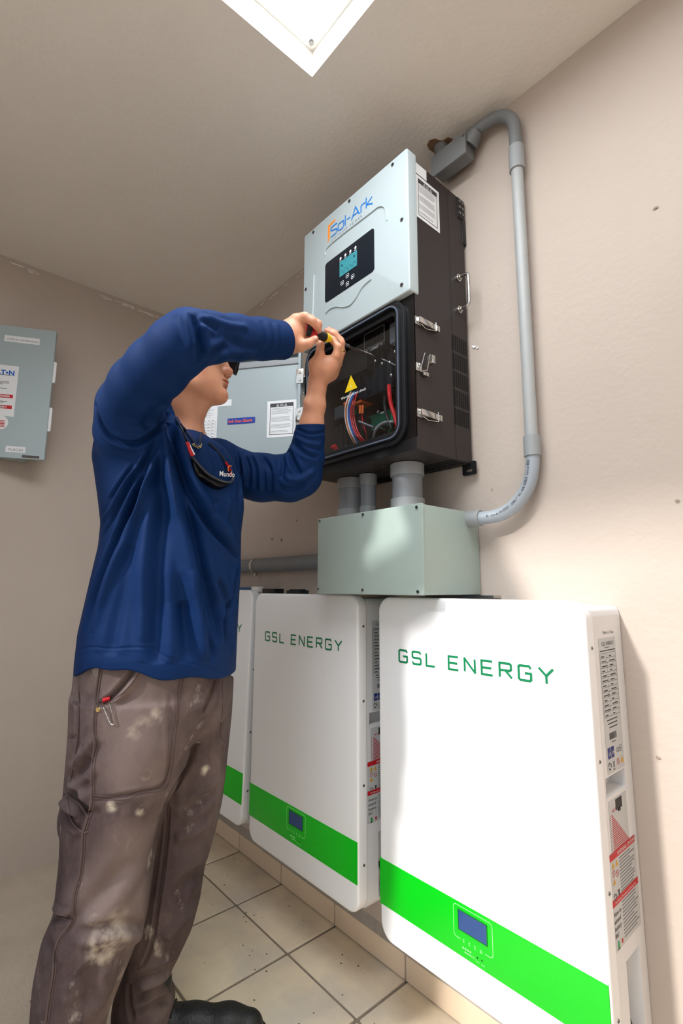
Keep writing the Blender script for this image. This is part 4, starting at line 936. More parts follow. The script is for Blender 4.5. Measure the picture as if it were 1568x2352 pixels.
def folds(V, Fq, lst, it=1):
    t = bvh(V, Fq); N_ = normals(V, Fq); D = np.zeros(len(V))
    for pts, wd, amp in lst:
        P3 = [hit(t, u, v)[0] for u, v in [(p.x, p.y) for p in catmull([(u, v, 0) for u, v in pts], 5)]]
        P3 = [np.array(p) for p in P3 if p is not None]
        if len(P3) < 2: continue
        lo = np.min(P3, 0)-wd*3; hi = np.max(P3, 0)+wd*3; sel = np.nonzero(((V > lo) & (V < hi)).all(1))[0]; S_ = V[sel]; best = np.full(len(sel), 9.); bt = np.zeros(len(sel))
        n = len(P3)-1
        for i in range(n):
            a, b = P3[i], P3[i+1]; d = b-a; L2 = d@d+1e-12
            if L2 > .0036: continue
            tt = np.clip((S_-a)@d/L2, 0, 1); dist = np.linalg.norm(S_-a-tt[:, None]*d, axis=1); m = dist < best; best = np.where(m, dist, best); bt = np.where(m, (i+tt)/n, bt)
        env = np.clip(np.minimum(bt, 1-bt)*6, 0, 1)**.7
        x = best/wd; D[sel] += amp*env*(np.exp(-x*x)-.45*np.exp(-(x-1.7)**2))
    return V+N_*D[:, None]*1.4
def sec(rows):
    out = []
    for v, uL, uR, d, b in rows:
        rL, rR = ray(uL, v), ray(uR, v); mL, mR = (rL@RH)/(rL@FH), (rR@RH)/(rR@FH); c0 = px((uL+uR)/2, v, d)
        q = (c0-CAM)@FH; a = (mR-mL)*q/2; pc = (c0-CAM)@RH          # fit the ellipse between the two sight lines
        for _ in range(30):
            sL, sR = math.sqrt(a*a+(mL*b)**2), math.sqrt(a*a+(mR*b)**2)
            pc = ((mL*q+sL)+(mR*q-sR))/2; g = (mR-mL)*q-(sL+sR); a = max(a+g/2*.8, .02)
        c = CAM+RH*pc+FH*q
        out.append((c0[2], (c[0], c[1]), a*.985, b))
    return out

man = thing('person', 'man in navy long sleeve shirt and stained brown work trousers working at the inverter', 'person', (-1.22, -.70, 0))
# ---- body (skin)
fb_ = Field((-1.32, -1.02, .92), (-.78, -.24, 1.86), .0022)
O = px(440, 835, 1.20)
pit = math.radians(4)
UPV = np.array([0, 0, 1.0]); Fd = RH*math.cos(pit)+UPV*math.sin(pit); Ud = -RH*math.sin(pit)+UPV*math.cos(pit); Sd = FH
def hd(f, u, s=0): return O+Fd*f*.001+Ud*u*.001+Sd*s*.001
H3 = (Fd, Ud, Sd)
fb_.ell(hd(-8, 28), H3, (.094, .082, .076), .02)
fb_.ell(hd(26, -22), H3, (.050, .074, .060), .03)
for sgn in (-1, 1):
    fb_.cap(hd(58, -82, 10*sgn), hd(0, -66, 50*sgn), .0185, .019, .022)
    fb_.cap(hd(40, -50, 26*sgn), hd(34, -15, 44*sgn), .026, .024, .02)
    fb_.cap(hd(60, 20, 6*sgn), hd(54, 16, 40*sgn), .015, .014, .014)
    fb_.ell(hd(72, 2, 30*sgn), H3, (.010, .009, .014), .012, True)
    fb_.ell(hd(62, 1, 30*sgn), H3, (.012, .0115, .012), .003)
    # ear
    fb_.ell(hd(-12, -6, 75*sgn), (Fd*.9+Sd*.35*sgn, Ud, Sd), (.018, .031, .007), .005)
    fb_.ell(hd(-9, -5, 82*sgn), H3, (.008, .018, .006), .003, True)
fb_.ell(hd(52, -60), H3, (.026, .034, .030), .02)
fb_.ell(hd(67, -88), H3, (.0155, .0145, .019), .013)              # chin
fb_.chain([hd(66, 10), hd(78, -10), hd(88, -25)], [.0085, .0085, .0095], .008)   # nose
for sgn in (-1, 1): fb_.ell(hd(80, -31, 11.5*sgn), H3, (.0128, .0095, .0080), .004)
fb_.ell(hd(90, -28), H3, (.0092, .0085, .0098), .004)
for sgn in (-1, 1): fb_.ell(hd(82.5, -39, 9.5*sgn), H3, (.0090, .0075, .0052), .001, True)
fb_.ell(hd(74, -44), H3, (.0085, .009, .014), .008)               # philtrum
fb_.ell(hd(86, -45), H3, (.0045, .005, .0025), .003, True)
fb_.ell(hd(77, -50.5), H3, (.0105, .0050, .021), .003); fb_.ell(hd(76, -59.5), H3, (.0098, .0060, .018), .003)
fb_.ell(hd(82, -55.0), H3, (.013, .0018, .0235), .0012, True)        # mouth line
fb_.ell(hd(80, -69), H3, (.008, .0055, .017), .006, True)
nb = px(418, 1015, 1.215)
fb_.chain([hd(-26, -20), hd(-30, -80), px(408, 1015, 1.215)], [.056, .049, .052], .022)
fb_.cap(hd(22, -78), px(430, 990, 1.20), .026, .028, .020); fb_.cap(px(430, 990, 1.20), px(430, 1040, 1.20), .028, .032, .02)
for sgn in (-1, 1): fb_.cap(hd(-16, -48, 48*sgn), px(440, 1022, 1.20)+FH*.012*sgn, .014, .011, .012)
# shoulders and torso inside the shirt
shR = px(318, 1035, 1.14); shL = px(512, 1085, 1.37)
fb_.chain([shR, nb-np.array([0, 0, .05]), shL], [.045, .060, .045], .02)
ct = px(385, 1180, 1.20)
fb_.chain([nb-np.array([0, 0, .07]), ct, px(375, 1420, 1.19)], [.095, .105, .10], .04)
elR = px(438, 777, .955); wrR = px(652, 778, 1.145); elL = px(690, 1088, 1.305); wrL = px(729.5, 872, 1.28)
fb_.chain([px(310, 985, 1.12), px(298, 935, 1.075), px(325, 889, 1.035), px(362, 846, .995), px(408, 801, .965), elR], [.042, .042, .042, .040, .036, .031], .01); fb_.chain([elR, elR*.75+wrR*.25, elR*.5+wrR*.5, elR*.2+wrR*.8, wrR], [.031, .030, .026, .021, .0245], .006)
fb_.chain([shL, elL], [.046, .036], .02); 
cfL = px(715, 975, 1.29)
fb_.chain([elL, cfL, px(722.5, 930, 1.285), px(727.5, 893, 1.281), wrL], [.035, .0298, .0265, .0215, .0195], .015)
# ---- left hand: palm to the left, thumb and index nearest the camera
D0 = 1.275
L_ = lambda u, v, d=0: px(u, v, D0+d*.001)
fb_.chain([wrL, L_(745, 850, -6), L_(758, 838, -8)], [.020, .024, .024], .014)
fb_.chain([wrL, L_(754, 853, 18), L_(768, 835, 26)], [.020, .024, .020], .014)
fb_.chain([L_(722, 852, -16), L_(723, 838, -18), L_(735, 822, -20)], [.014, .0145, .0125], .012)     # thenar
fb_.cap(L_(745, 845, 8), L_(768, 826, 40), .020, .014, .012)
k_ = .0045
fb_.chain([L_(726, 832, -22), L_(734.5, 812, -26), L_(735.5, 794, -22), L_(736.5, 781, -16)], [.0125, .0112, .0100, .0088], k_)   # thumb
fb_.chain([L_(759, 836, -14), L_(771, 818, -22), L_(776, 797, -26), L_(764, 781, -22), L_(753, 772, -18)], [.0155, .0108, .0095, .0085, .0075], k_)   # index
fb_.chain([L_(771, 834, 6), L_(781, 812, 2), L_(783.5, 788, -4), L_(768, 768, -6), L_(750, 760, -6)], [.0145, .0108, .0095, .0085, .0075], k_)      # middle
fb_.chain([L_(775, 832, 28), L_(784, 808, 22), L_(782, 782, 16), L_(768, 765, 14), L_(755, 757, 14)], [.013, .0100, .009, .0082, .0072], k_)        # ring
fb_.chain([L_(770, 832, 46), L_(778, 812, 42), L_(777, 792, 38), L_(768, 775, 34), L_(758, 768, 32)], [.012, .0088, .008, .0074, .0064], k_)       # little
# ---- right hand: fist around the handle seen from the thumb side
D1 = 1.17
Q_ = lambda u, v, d=0: px(u, v, D1+d*.001)
fb_.chain([wrR, Q_(668, 770, 0), Q_(682, 756, 14)], [.0275, .029, .024], .016)
fb_.chain([Q_(668, 752, 0), Q_(682, 738, -4)], [.021, .0165], .012)
fb_.chain([wrR, Q_(672, 790, -6), Q_(690, 793, -14)], [.0235, .0185, .0150], .012)               # thenar
fb_.chain([Q_(690, 793, -14), Q_(707, 790, -18), Q_(723, 779, -10)], [.0148, .0108, .0088], k_)                  # thumb
fb_.chain([Q_(680, 735, -6), Q_(700, 728.5, -14), Q_(718, 738, -16), Q_(728, 751, -10)], [.0150, .0112, .0098, .0082], k_)       # index
fb_.chain([Q_(684, 736, 18), Q_(712, 733, 16), Q_(730, 744, 12), Q_(732, 758, 14)], [.0140, .0105, .0095, .0082], k_)            # middle
fb_.chain([Q_(684, 744, 40), Q_(708, 740, 44), Q_(722, 752, 44), Q_(716, 770, 40)], [.0130, .0105, .0095, .0082], k_)
fb_.chain([Q_(682, 756, 58), Q_(702, 752, 66), Q_(712, 764, 64), Q_(704, 778, 54)], [.012, .0095, .0085, .0075], k_)
Vb, Fb = fb_.mesh(); Vb = smooth_v(Vb, Fb, 1, .5)
M_skin = mat('skin', (210, 154, 124), .4, sss=.6, var=.06, vscale=30, bump=.12, bscale=500)
def skin_tones():
    m = M_skin; nt = m.node_tree; N = nt.nodes; b = N['Principled BSDF']; old = b.inputs['Base Color'].links[0].from_socket
    at = N.new('ShaderNodeAttribute'); at.attribute_name = 'redness'
    mx = N.new('ShaderNodeMix'); mx.data_type = 'RGBA'; mx.inputs['B'].default_value = (*s2l((176, 84, 76)), 1)
    nt.links.new(at.outputs['Fac'], mx.inputs['Factor']); nt.links.new(old, mx.inputs['A'])
    at2 = N.new('ShaderNodeAttribute'); at2.attribute_name = 'stubble'
    m2 = N.new('ShaderNodeMix'); m2.data_type = 'RGBA'; m2.inputs['B'].default_value = (*s2l((128, 92, 76)), 1)
    nt.links.new(at2.outputs['Fac'], m2.inputs['Factor']); nt.links.new(mx.outputs['Result'], m2.inputs['A']); nt.links.new(m2.outputs['Result'], b.inputs['Base Color'])
skin_tones()
body = mk('body', Vb, Fb, M_skin, man)
def attr(o, V, name, blobs):
    a = o.data.attributes.new(name, 'FLOAT', 'POINT'); val = np.zeros(len(V))
    for c, R3, rad, amt in blobs:
        q = sum((((V-np.array(c))@np.array(R3[i]))/rad[i])**2 for i in range(3)); val = np.maximum(val, amt*np.clip(1.0-.9*q, 0, 1))
    a.data.foreach_set('value', val.astype(np.float32))
I3 = np.eye(3)
attr(body, Vb, 'redness', [(hd(82, -50.5), H3, (.012, .0052, .021), .8), (hd(80, -59), H3, (.013, .0062, .019), .75), (hd(92, -26), H3, (.015, .014, .02), .18)]
     +[(L_(u, v, d), I3, (.013, .013, .013), .35) for u, v, d in ((736, 783, -16), (755, 773, -18), (750, 760, -6), (755, 757, 14), (740, 812, -20))]+[(Q_(u, v, d), I3, (.013, .013, .013), .35) for u, v, d in ((722, 780, -10), (727, 750, -10), (700, 729, -14), (732, 757, 14))])
attr(body, Vb, 'stubble', [(hd(84, -44), H3, (.012, .0045, .019), .4), (hd(80, -70), H3, (.02, .008, .010), .35)])
# nails
nl = mat('nail', (232, 186, 164), .25)
for p, q in (((736, 780, -25), 0), ((724, 777, -19), 0)):
    f_ = L_ if p[0] > 730 else Q_
    MB().ball(tuple(f_(*p)), .0042, 10, 0, (1, 1, 1.2)).build('nail', nl, body)
# ring
tb = [L_(784.5, 806.5, -3+0)]
rg = MB(); a = Vector(L_(781, 812, 2)); b = Vector(L_(783.5, 788, -4)); ax = (b-a).normalized(); c = a.lerp(b, .28); e1 = ax.orthogonal().normalized(); e2 = ax.cross(e1)
rg.tube([c+(e1*math.cos(2*math.pi*k/24)+e2*math.sin(2*math.pi*k/24))*.0108 for k in range(25)], .0016, 8); rg.build('ring', mat('gold', (214, 178, 96), .25, metal=1), man)
# hair
fh = Field(hd(-8, 30)-.125, hd(-8, 30)+.125, .004)
fh.ell(hd(-14, 34), H3, (.095, .083, .080), .01); 
fh.cap(hd(-70, 10), hd(-66, -30), .03, .02, .03)
fh.ell(hd(74, -6), H3, (.062, .060, .12), .01, True); fh.ell(hd(10, -70), H3, (.085, .062, .12), .01, True)
Vh, Fh = fh.mesh(); Vh = smooth_v(Vh, Fh, 2); mk('hair', Vh, Fh, mat('dark hair', (28, 22, 20), .6, bump=1, bscale=300), man)

# ---- shirt
fs = Field((-1.48, -1.10, .80), (-.80, -.22, 1.84), .0030)
rows = [(1000, 226, 470, 1.20, .08), (1030, 214, 520, 1.20, .120), (1065, 211, 545, 1.21, .145), (1100, 217, 553, 1.21, .15), (1160, 226, 555, 1.20, .148), (1210, 232, 555, 1.20, .146), (1260, 227, 554, 1.19, .148),
        (1320, 212, 553, 1.18, .150), (1390, 195, 549, 1.18, .155), (1450, 181, 546, 1.17, .160), (1520, 173, 543, 1.16, .165), (1545, 172, 542, 1.16, .166)]
fs.stack(sec(rows), .02, 2.25)
ua = [px(285, 990, 1.10), px(293, 935, 1.07), px(323, 889, 1.03), px(362, 846, .99), px(408, 800, .96), px(437, 777, .955)]
fs.chain(ua, [.059, .061, .061, .059, .056, .0535], .015)
fs.chain([px(437, 777, .955), px(480, 776, .99), px(540, 776, 1.05), px(600, 779, 1.11), px(665, 783, 1.161)], [.0535, .0495, .0465, .0445, .0430], .012)
fs.cap(px(318, 960, 1.12), px(365, 935, 1.16), .058, .040, .03)
fs.chain([px(300, 1000, 1.10), px(372, 1005, 1.20), px(430, 1048, 1.22)], [.060, .055, .050], .04)        # shoulder yoke
fs.chain([px(430, 1050, 1.24), px(500, 1058, 1.32), px(545, 1078, 1.36)], [.050, .052, .056], .03)
fs.chain([px(520, 1085, 1.36), px(600, 1097, 1.335), px(665, 1098, 1.31), px(690, 1092, 1.305)], [.062, .062, .060, .055], .02)
fs.chain([px(690, 1092, 1.305), px(702, 1050, 1.30), px(709, 1010, 1.295), px(716, 955, 1.287)], [.0545, .0475, .0390, .0365], .012)
# front of chest
fs.cap(px(452, 1075, 1.19), px(480, 1160, 1.19), .06, .07, .04)
# neck opening
def cone_cut(fld, p0, p1, r0, r1, k): fld.cap(p0, p1, r0, r1, k, True)
cone_cut(fs, nb+np.array([0, 0, .085]), px(430, 1018, 1.20), .062, .044, .010); cone_cut(fs, px(443, 985, 1.20), px(452, 1012, 1.185), .045, .012, .008)
# hollow cuffs
def plane_cut(f, c, n, R_):
    c = np.array(c, float); n = np.array(n, float); n /= np.linalg.norm(n); sl, X, Y, Z = f.region(c-R_, c+R_)
    dd_ = (X-c[0])*n[0]+(Y-c[1])*n[1]+(Z-c[2])*n[2]; rr_ = np.sqrt((X-c[0])**2+(Y-c[1])**2+(Z-c[2])**2)
    f.g[sl] = np.where(rr_ < R_, np.maximum(f.g[sl], dd_), f.g[sl])
cR0, cR1 = px(651, 783, 1.15), px(620, 781, 1.125); nR = cR0-cR1; nR = nR/np.linalg.norm(nR)+UPV*.12+RH*0
cL0, cL1 = px(713, 976, 1.29), px(709, 1010, 1.295); nL = cL0-cL1; nL = nL/np.linalg.norm(nL)-RH*.16; nR /= np.linalg.norm(nR); nL /= np.linalg.norm(nL)
plane_cut(fs, cR0, nR, .075); plane_cut(fs, cL0, nL, .065)
cone_cut(fs, cR0+nR*.02, cR0-nR*.008, .037, .028, .002)
cone_cut(fs, cL0+nL*.02, cL0-nL*.006, .031, .025, .002)
# collar band
for rad in (1,):
    pass
Vs, Fs = fs.mesh(); Vs = smooth_v(Vs, Fs, 2, .5)
F1 = [  # (pixel path, width, amplitude) : negative = crease, positive = ridge
 ([(386, 948), (404, 1030), (430, 1110), (470, 1190), (515, 1245), (550, 1282)], .009, -.012),
 ([(392, 940), (418, 1030), (450, 1110), (492, 1180), (535, 1230)], .012, .007),
 ([(383, 948), (394, 1020), (412, 1100), (438, 1195), (463, 1290), (486, 1390), (503, 1480)], .010, -.010),
 ([(376, 960), (384, 1040), (400, 1130), (420, 1230), (440, 1330), (458, 1430), (472, 1520)], .016, .009),
 ([(356, 1020), (331, 1082), (305, 1158), (274, 1227), (240, 1300), (216, 1369), (190, 1465)], .007, -.009),
 ([(366, 1025), (345, 1090), (320, 1165), (290, 1240), (258, 1310), (234, 1380), (212, 1460)], .010, .007),
 ([(340, 1045), (301, 1112), (266, 1178), (236, 1235)], .006, -.006), ([(330, 1048), (292, 1105), (256, 1165), (232, 1200)], .006, .004),
 ([(320, 1060), (285, 1100), (250, 1150)], .005, -.004), ([(352, 1060), (322, 1125), (292, 1190), (262, 1245)], .006, -.005),
 ([(373, 975), (371, 1063), (367, 1178), (358, 1331), (356, 1484), (362, 1535)], .016, -.008),
 ([(356, 1100), (345, 1200), (335, 1331), (335, 1484)], .018, .006),
 ([(300, 1250), (280, 1350), (262, 1450), (250, 1530)], .014, -.005), ([(420, 1380), (425, 1450), (428, 1530)], .014, -.006),
 ([(455, 1330), (469, 1407), (492, 1522)], .009, -.006), ([(440, 1310), (452, 1400), (470, 1530)], .012, .004),
 ([(552, 1282), (540, 1330), (534, 1369), (515, 1426), (523, 1484)], .008, -.008), ([(545, 1370), (530, 1430), (536, 1500)], .010, .005),
 ([(500, 1330), (520, 1380), (512, 1430)], .008, -.006),
 ([(546, 1101), (547, 1160), (548, 1216)], .008, -.004), ([(530, 1140), (520, 1190), (530, 1240)], .010, .004), ([(500, 1140), (490, 1180), (505, 1220)], .008, -.004),
 ([(478, 1030), (490, 1060), (498, 1090)], .005, -.003), ([(495, 1035), (508, 1065), (515, 1090)], .005, .003), ([(512, 1030), (525, 1060), (532, 1090)], .005, -.004),
 ([(540, 1025), (548, 1060), (550, 1110), (552, 1155)], .006, -.006),
 ([(442, 722), (452, 760), (461, 800), (464, 832)], .008, -.009), ([(425, 716), (432, 750), (444, 800)], .010, .005), ([(469, 822), (495, 805), (523, 795)], .008, -.006),
 ([(458, 735), (480, 745), (504, 760)], .007, -.005), ([(470, 725), (520, 745), (570, 752)], .008, .004), ([(500, 815), (540, 808), (590, 812)], .007, .004), ([(480, 770), (520, 778), (560, 790)], .010, -.004),
 ([(600, 735), (612, 760), (608, 800)], .008, -.002), ([(632, 742), (638, 770), (632, 812)], .006, .003),
 ([(218, 925), (236, 979), (262, 1009), (308, 1019), (347, 998), (385, 960)], .006, -.007), ([(330, 985), (350, 950), (380, 925)], .012, -.006),
 ([(560, 1045), (572, 1080), (570, 1120)], .006, -.005), ([(580, 1042), (596, 1075), (598, 1130)], .007, .004), ([(600, 1045), (620, 1080), (622, 1130)], .006, -.005),
 ([(640, 1035), (650, 1060), (645, 1100)], .007, -.005), ([(660, 1030), (672, 1060), (690, 1090)], .007, -.006), ([(668, 1015), (700, 1040), (730, 1050)], .006, -.005), ([(672, 1000), (705, 1018), (738, 1022)], .006, .004),
 ([(640, 1120), (670, 1125), (705, 1110)], .008, -.005), ([(655, 1100), (690, 1100), (725, 1080)], .008, .004), ([(682, 985), (710, 996), (744, 992)], .004, -.003),
 ([(175, 1500), (260, 1508), (340, 1498), (350, 1500)], .003, -.0010), ([(352, 1502), (420, 1530), (480, 1538), (540, 1540)], .003, -.0010)]
Vs = folds(Vs, Fs, F1)
# hem line: the back hangs lower than the side
hz = Vs[:, 2].min()
low = Vs[:, 2] < hz+.12
al = (Vs-np.array(px(350, 1540, 1.16)))@RH
drop = -.020*np.clip((al-.0)/.18, 0, 1)**1-.020*np.clip((-al-.06)/.12, 0, 1)+.012*np.exp(-((al+.03)/.06)**2)+.004*np.sin(al*60)
drop = drop+.022
Vs[:, 2] += np.where(low, drop*np.clip((hz+.12-Vs[:, 2])/.12, 0, 1), 0)
M_shirt = mat('navy cloth', (0, 37, 84), .7, spec=.2, var=.06, vscale=9, bump=.12, bscale=900)
shirt = mk('shirt', Vs, Fs, M_shirt, man)
TS = bvh(Vs, Fs)
for c, n, r in ((cR0, nR, .0425), (cL0, nL, .0358)):
    n_ = Vector(n); e1 = n_.orthogonal().normalized(); e2 = n_.cross(e1); c = Vector(c)-n_*.001
    ring = []
    for k in range(40):
        a = 2*math.pi*k/40; d_ = e1*math.cos(a)+e2*math.sin(a); l, nn2, i_, di_ = TS.ray_cast(c+d_*.10-n_*.004, -d_, .095); ring.append((l if l is not None else c+d_*r))
    ring = [sum((ring[(k+j) % 40] for j in (-1, 0, 1)), Vector())/3+n_*.003 for k in range(40)]
    R2 = [q-(q-c).normalized()*.003-n_*.0 for q in ring]
    cf = MB()
    for off_, rr_ in ((0, .0030), ):
        cf.tube(R2+[R2[0]], rr_, 8, caps=False)
    cf.build('cuff', M_shirt, shirt)
# collar ribbing round the neck
cb = []
for u, v in [(405, 962), (413, 978), (426, 992), (436, 1003), (445, 1015), (452, 1026), (458, 1022), (459, 1010), (462, 998)]:
    p, n = hit(TS, u, v, .002)
    if p is not None: cb.append(p)
if len(cb) > 3: MB().tube(catmull(cb, 4), .0042, 8).build('collar', mat('dark navy rib', (12, 30, 66), .8), shirt)
# seam of the cuffs and logo
lg = MB(); 
p, n = hit(TS, 499, 1096, .004); p2, n2 = hit(TS, 527, 1098, .004)
if p is not None and p2 is not None:
    xd = (p2-p).normalized(); nn_ = (Vector(CAM)-p).normalized(); ud = nn_.cross(xd).normalized()
    text(lg, 'Mundo', .017, p+ud*.002+nn_*.004, xd, ud, 0, .002, bold=.006); lg.build('chest_lettering', mat('logo white', (232, 236, 240), .6), shirt)
    em_ = MB(); c0 = p2+ud*.020-xd*.004+nn_*.004; em_.tube([c0+(xd*math.cos(a)+ud*math.sin(a))*.007 for a in [math.radians(q) for q in range(60, 260, 20)]], .0011, 6); em_.build('chest_emblem', mat('emblem orange', (230, 120, 40), .5), shirt)

# ---- trousers
ft = Field((-1.56, -1.12, -.01), (-.88, -.34, .96), .0034)
pel = [(1490, 178, 528, 1.16, .135), (1540, 172, 530, 1.16, .145), (1600, 166, 532, 1.16, .150), (1650, 163, 520, 1.16, .14), (1690, 162, 480, 1.15, .12)]
ft.stack(sec(pel), .03, 2.3)
nr_ = [(1600, 164, 470, 1.10, .10), (1700, 158, 450, 1.09, .105), (1800, 150, 408, 1.08, .102), (1860, 145, 380, 1.07, .10), (1950, 141, 357, 1.06, .096), (2070, 128, 343, 1.04, .095), (2130, 101, 335, 1.03, .095), (2220, 82, 298, 1.02, .092), (2351, 71, 248, 1.0, .088), (2470, 66, 222, .99, .085), (2545, 66, 220, .985, .085)]
ft.stack(sec(nr_), .015, 2.4)
fr_ = [(1560, 330, 537, 1.24, .10), (1640, 310, 533, 1.235, .10), (1710, 300, 526, 1.23, .10), (1780, 295, 519, 1.22, .098), (1850, 290, 510, 1.22, .095), (1920, 290, 494, 1.21, .09), (2000, 290, 470, 1.20, .088), (2070, 290, 460, 1.19, .086), (2140, 288, 442, 1.19, .085), (2203, 284, 413, 1.18, .080), (2240, 276, 393, 1.18, .076), (2272, 262, 385, 1.17, .075), (2300, 258, 402, 1.17, .078), (2350, 256, 396, 1.165, .075)]
ft.stack(sec(fr_), .012, 2.3)
# pocket bag bulging at the back
ft.ell(px(164, 1868, 1.07), (RH, UPV, FH), (.012, .040, .045), .02)
Vt, Ft = ft.mesh(); Vt = smooth_v(Vt, Ft, 2, .5)
c6 = lambda pts: [(60+u*.3707, 1480+v*.3707) for u, v in pts]
F2 = [
 (c6([(1170, 210), (1140, 330), (1095, 430)]), .008, -.006), (c6([(1050, 620), (980, 760), (900, 900), (850, 1020)]), .014, -.008), (c6([(1100, 560), (1010, 740), (920, 930)]), .012, .006),
 (c6([(700, 90), (640, 200), (560, 300), (500, 350), (440, 380)]), .006, -.006), (c6([(730, 110), (660, 240), (570, 340), (500, 390)]), .008, .004),
 (c6([(890, 300), (890, 550), (880, 750), (840, 870), (640, 930), (430, 965)]), .005, -.003),
 (c6([(320, 260), (320, 500), (310, 680), (275, 850)]), .005, -.004), (c6([(265, 570), (315, 575)]), .004, -.002),
 (c6([(250, 900), (300, 960), (350, 1010), (385, 1060)]), .010, -.014), (c6([(245, 945), (290, 1010), (350, 1050)]), .007, .008), (c6([(240, 960), (285, 1090), (340, 1150)]), .005, -.005), (c6([(225, 1010), (260, 1130), (330, 1180)]), .007, .004),
 (c6([(400, 700), (330, 790), (280, 860)]), .012, -.006), (c6([(430, 560), (340, 700), (290, 790)]), .012, .005), (c6([(400, 850), (330, 900), (290, 930)]), .010, -.006),
 (c6([(640, 1330), (520, 1500), (420, 1600), (330, 1700), (250, 1800)]), .018, -.005), (c6([(700, 1400), (580, 1560), (460, 1660), (360, 1740)]), .024, .003),
 (c6([(740, 1750), (600, 1740), (450, 1760), (300, 1800)]), .010, -.006), (c6([(720, 1810), (560, 1800), (400, 1850)]), .016, .006),
 (c6([(880, 1000), (870, 1200), (840, 1450), (810, 1650), (780, 1850), (720, 2000)]), .004, -.004),
 (c6([(1200, 900), (1050, 1000), (950, 1050)]), .014, -.006), (c6([(1150, 1100), (1020, 1180), (920, 1200)]), .014, .005), (c6([(1100, 1400), (980, 1480), (900, 1620)]), .016, -.007), (c6([(1060, 1650), (950, 1720), (860, 1830)]), .016, .006),
 (c6([(950, 1950), (850, 2020), (740, 2060), (640, 2080)]), .010, -.005), (c6([(930, 2000), (820, 2080), (700, 2120)]), .010, .004), (c6([(880, 2080), (780, 2140), (680, 2200)]), .008, -.005), (c6([(900, 2200), (800, 2210), (650, 2300)]), .008, -.003), (c6([(880, 2140), (780, 2190), (660, 2250)]), .010, .005),
 (c6([(640, 2100), (640, 2200), (665, 2340)]), .005, -.005),
 (c6([(120, 1650), (180, 1690), (280, 1700)]), .006, -.005), (c6([(170, 1600), (200, 1660), (270, 1680)]), .006, .003), (c6([(100, 1800), (150, 1900), (160, 2000)]), .012, -.005), (c6([(350, 2000), (420, 2100), (380, 2250)]), .02, -.006), (c6([(500, 2000), (480, 2150), (430, 2300)]), .02, .006)]
Vt = folds(Vt, Ft, F2)
def trouser_mat():
    m = mat('brown canvas', (84, 71, 71), .9, spec=.15, var=.2, vscale=7, bump=.25, bscale=700)
    nt = m.node_tree; N = nt.nodes; b = N['Principled BSDF']; old = b.inputs['Base Color'].links[0].from_socket
    geo = N.new('ShaderNodeNewGeometry')
    def layer(old, sc_, lo, hi, col, amt, seed):
        mp = N.new('ShaderNodeMapping'); mp.inputs['Location'].default_value = (seed, seed*.7, 0); mp.inputs['Scale'].default_value = (1, 1, .6); nt.links.new(geo.outputs['Position'], mp.inputs['Vector'])
        n = N.new('ShaderNodeTexNoise'); n.inputs['Scale'].default_value = sc_; n.inputs['Detail'].default_value = 7; n.inputs['Roughness'].default_value = .65; nt.links.new(mp.outputs[0], n.inputs['Vector'])
        r = N.new('ShaderNodeMapRange'); r.inputs['From Min'].default_value = lo; r.inputs['From Max'].default_value = hi; r.inputs['To Max'].default_value = amt; nt.links.new(n.outputs['Fac'], r.inputs['Value'])
        x = N.new('ShaderNodeMix'); x.data_type = 'RGBA'; nt.links.new(r.outputs[0], x.inputs['Factor']); nt.links.new(old, x.inputs['A']); x.inputs['B'].default_value = (*s2l(col), 1); return x.outputs['Result']
    old = layer(old, 5, .45, .7, (134, 117, 112), .7, 3); old = layer(old, 6.5, .5, .72, (58, 47, 52), .9, 11); old = layer(old, 22, .62, .72, (190, 180, 170), .45, 5)
    at0 = N.new('ShaderNodeAttribute'); at0.attribute_name = 'dust'; dn = N.new('ShaderNodeTexNoise'); dn.inputs['Scale'].default_value = 45; dn.inputs['Detail'].default_value = 6; nt.links.new(geo.outputs['Position'], dn.inputs['Vector'])
    dr_ = N.new('ShaderNodeMapRange'); dr_.inputs['From Min'].default_value = .38; dr_.inputs['From Max'].default_value = .66; nt.links.new(dn.outputs['Fac'], dr_.inputs['Value'])
    at = N.new('ShaderNodeMath'); at.operation = 'MULTIPLY'; nt.links.new(at0.outputs['Fac'], at.inputs[0]); nt.links.new(dr_.outputs[0], at.inputs[1]); x = N.new('ShaderNodeMix'); x.data_type = 'RGBA'; nt.links.new(at.outputs[0], x.inputs['Factor']); nt.links.new(old, x.inputs['A']); x.inputs['B'].default_value = (*s2l((198, 186, 168)), 1)
    at = N.new('ShaderNodeAttribute'); at.attribute_name = 'wear'; y = N.new('ShaderNodeMix'); y.data_type = 'RGBA'; nt.links.new(at.outputs['Fac'], y.inputs['Factor']); nt.links.new(x.outputs['Result'], y.inputs['A']); y.inputs['B'].default_value = (*s2l((132, 116, 112)), 1)
    nt.links.new(y.outputs['Result'], b.inputs['Base Color']); return m
tro = mk('trousers', Vt, Ft, trouser_mat(), man)
TT = bvh(Vt, Ft)
def tb(pts, rad, amt, R3=I3):
    out = []
    for u, v in pts:
        p, n = hit(TT, u, v)
        if p is not None: out.append((np.array(p), R3, rad, amt))
    return out
attr(tro, Vt, 'dust', tb(c6([(540, 1740), (520, 1790), (570, 1830), (480, 1880)]), (.034, .034, .042), .95)+tb(c6([(690, 520), (720, 490), (660, 550)]), (.018, .018, .018), .9)+tb(c6([(530, 1005), (715, 1030), (800, 430), (740, 810), (1110, 780)]), (.013, .013, .013), .95))
attr(tro, Vt, 'wear', tb(c6([(700, 300), (700, 450), (680, 600), (660, 750), (640, 1300), (600, 1400), (560, 1500), (480, 1600), (650, 1650)]), (.075, .075, .075), .6))
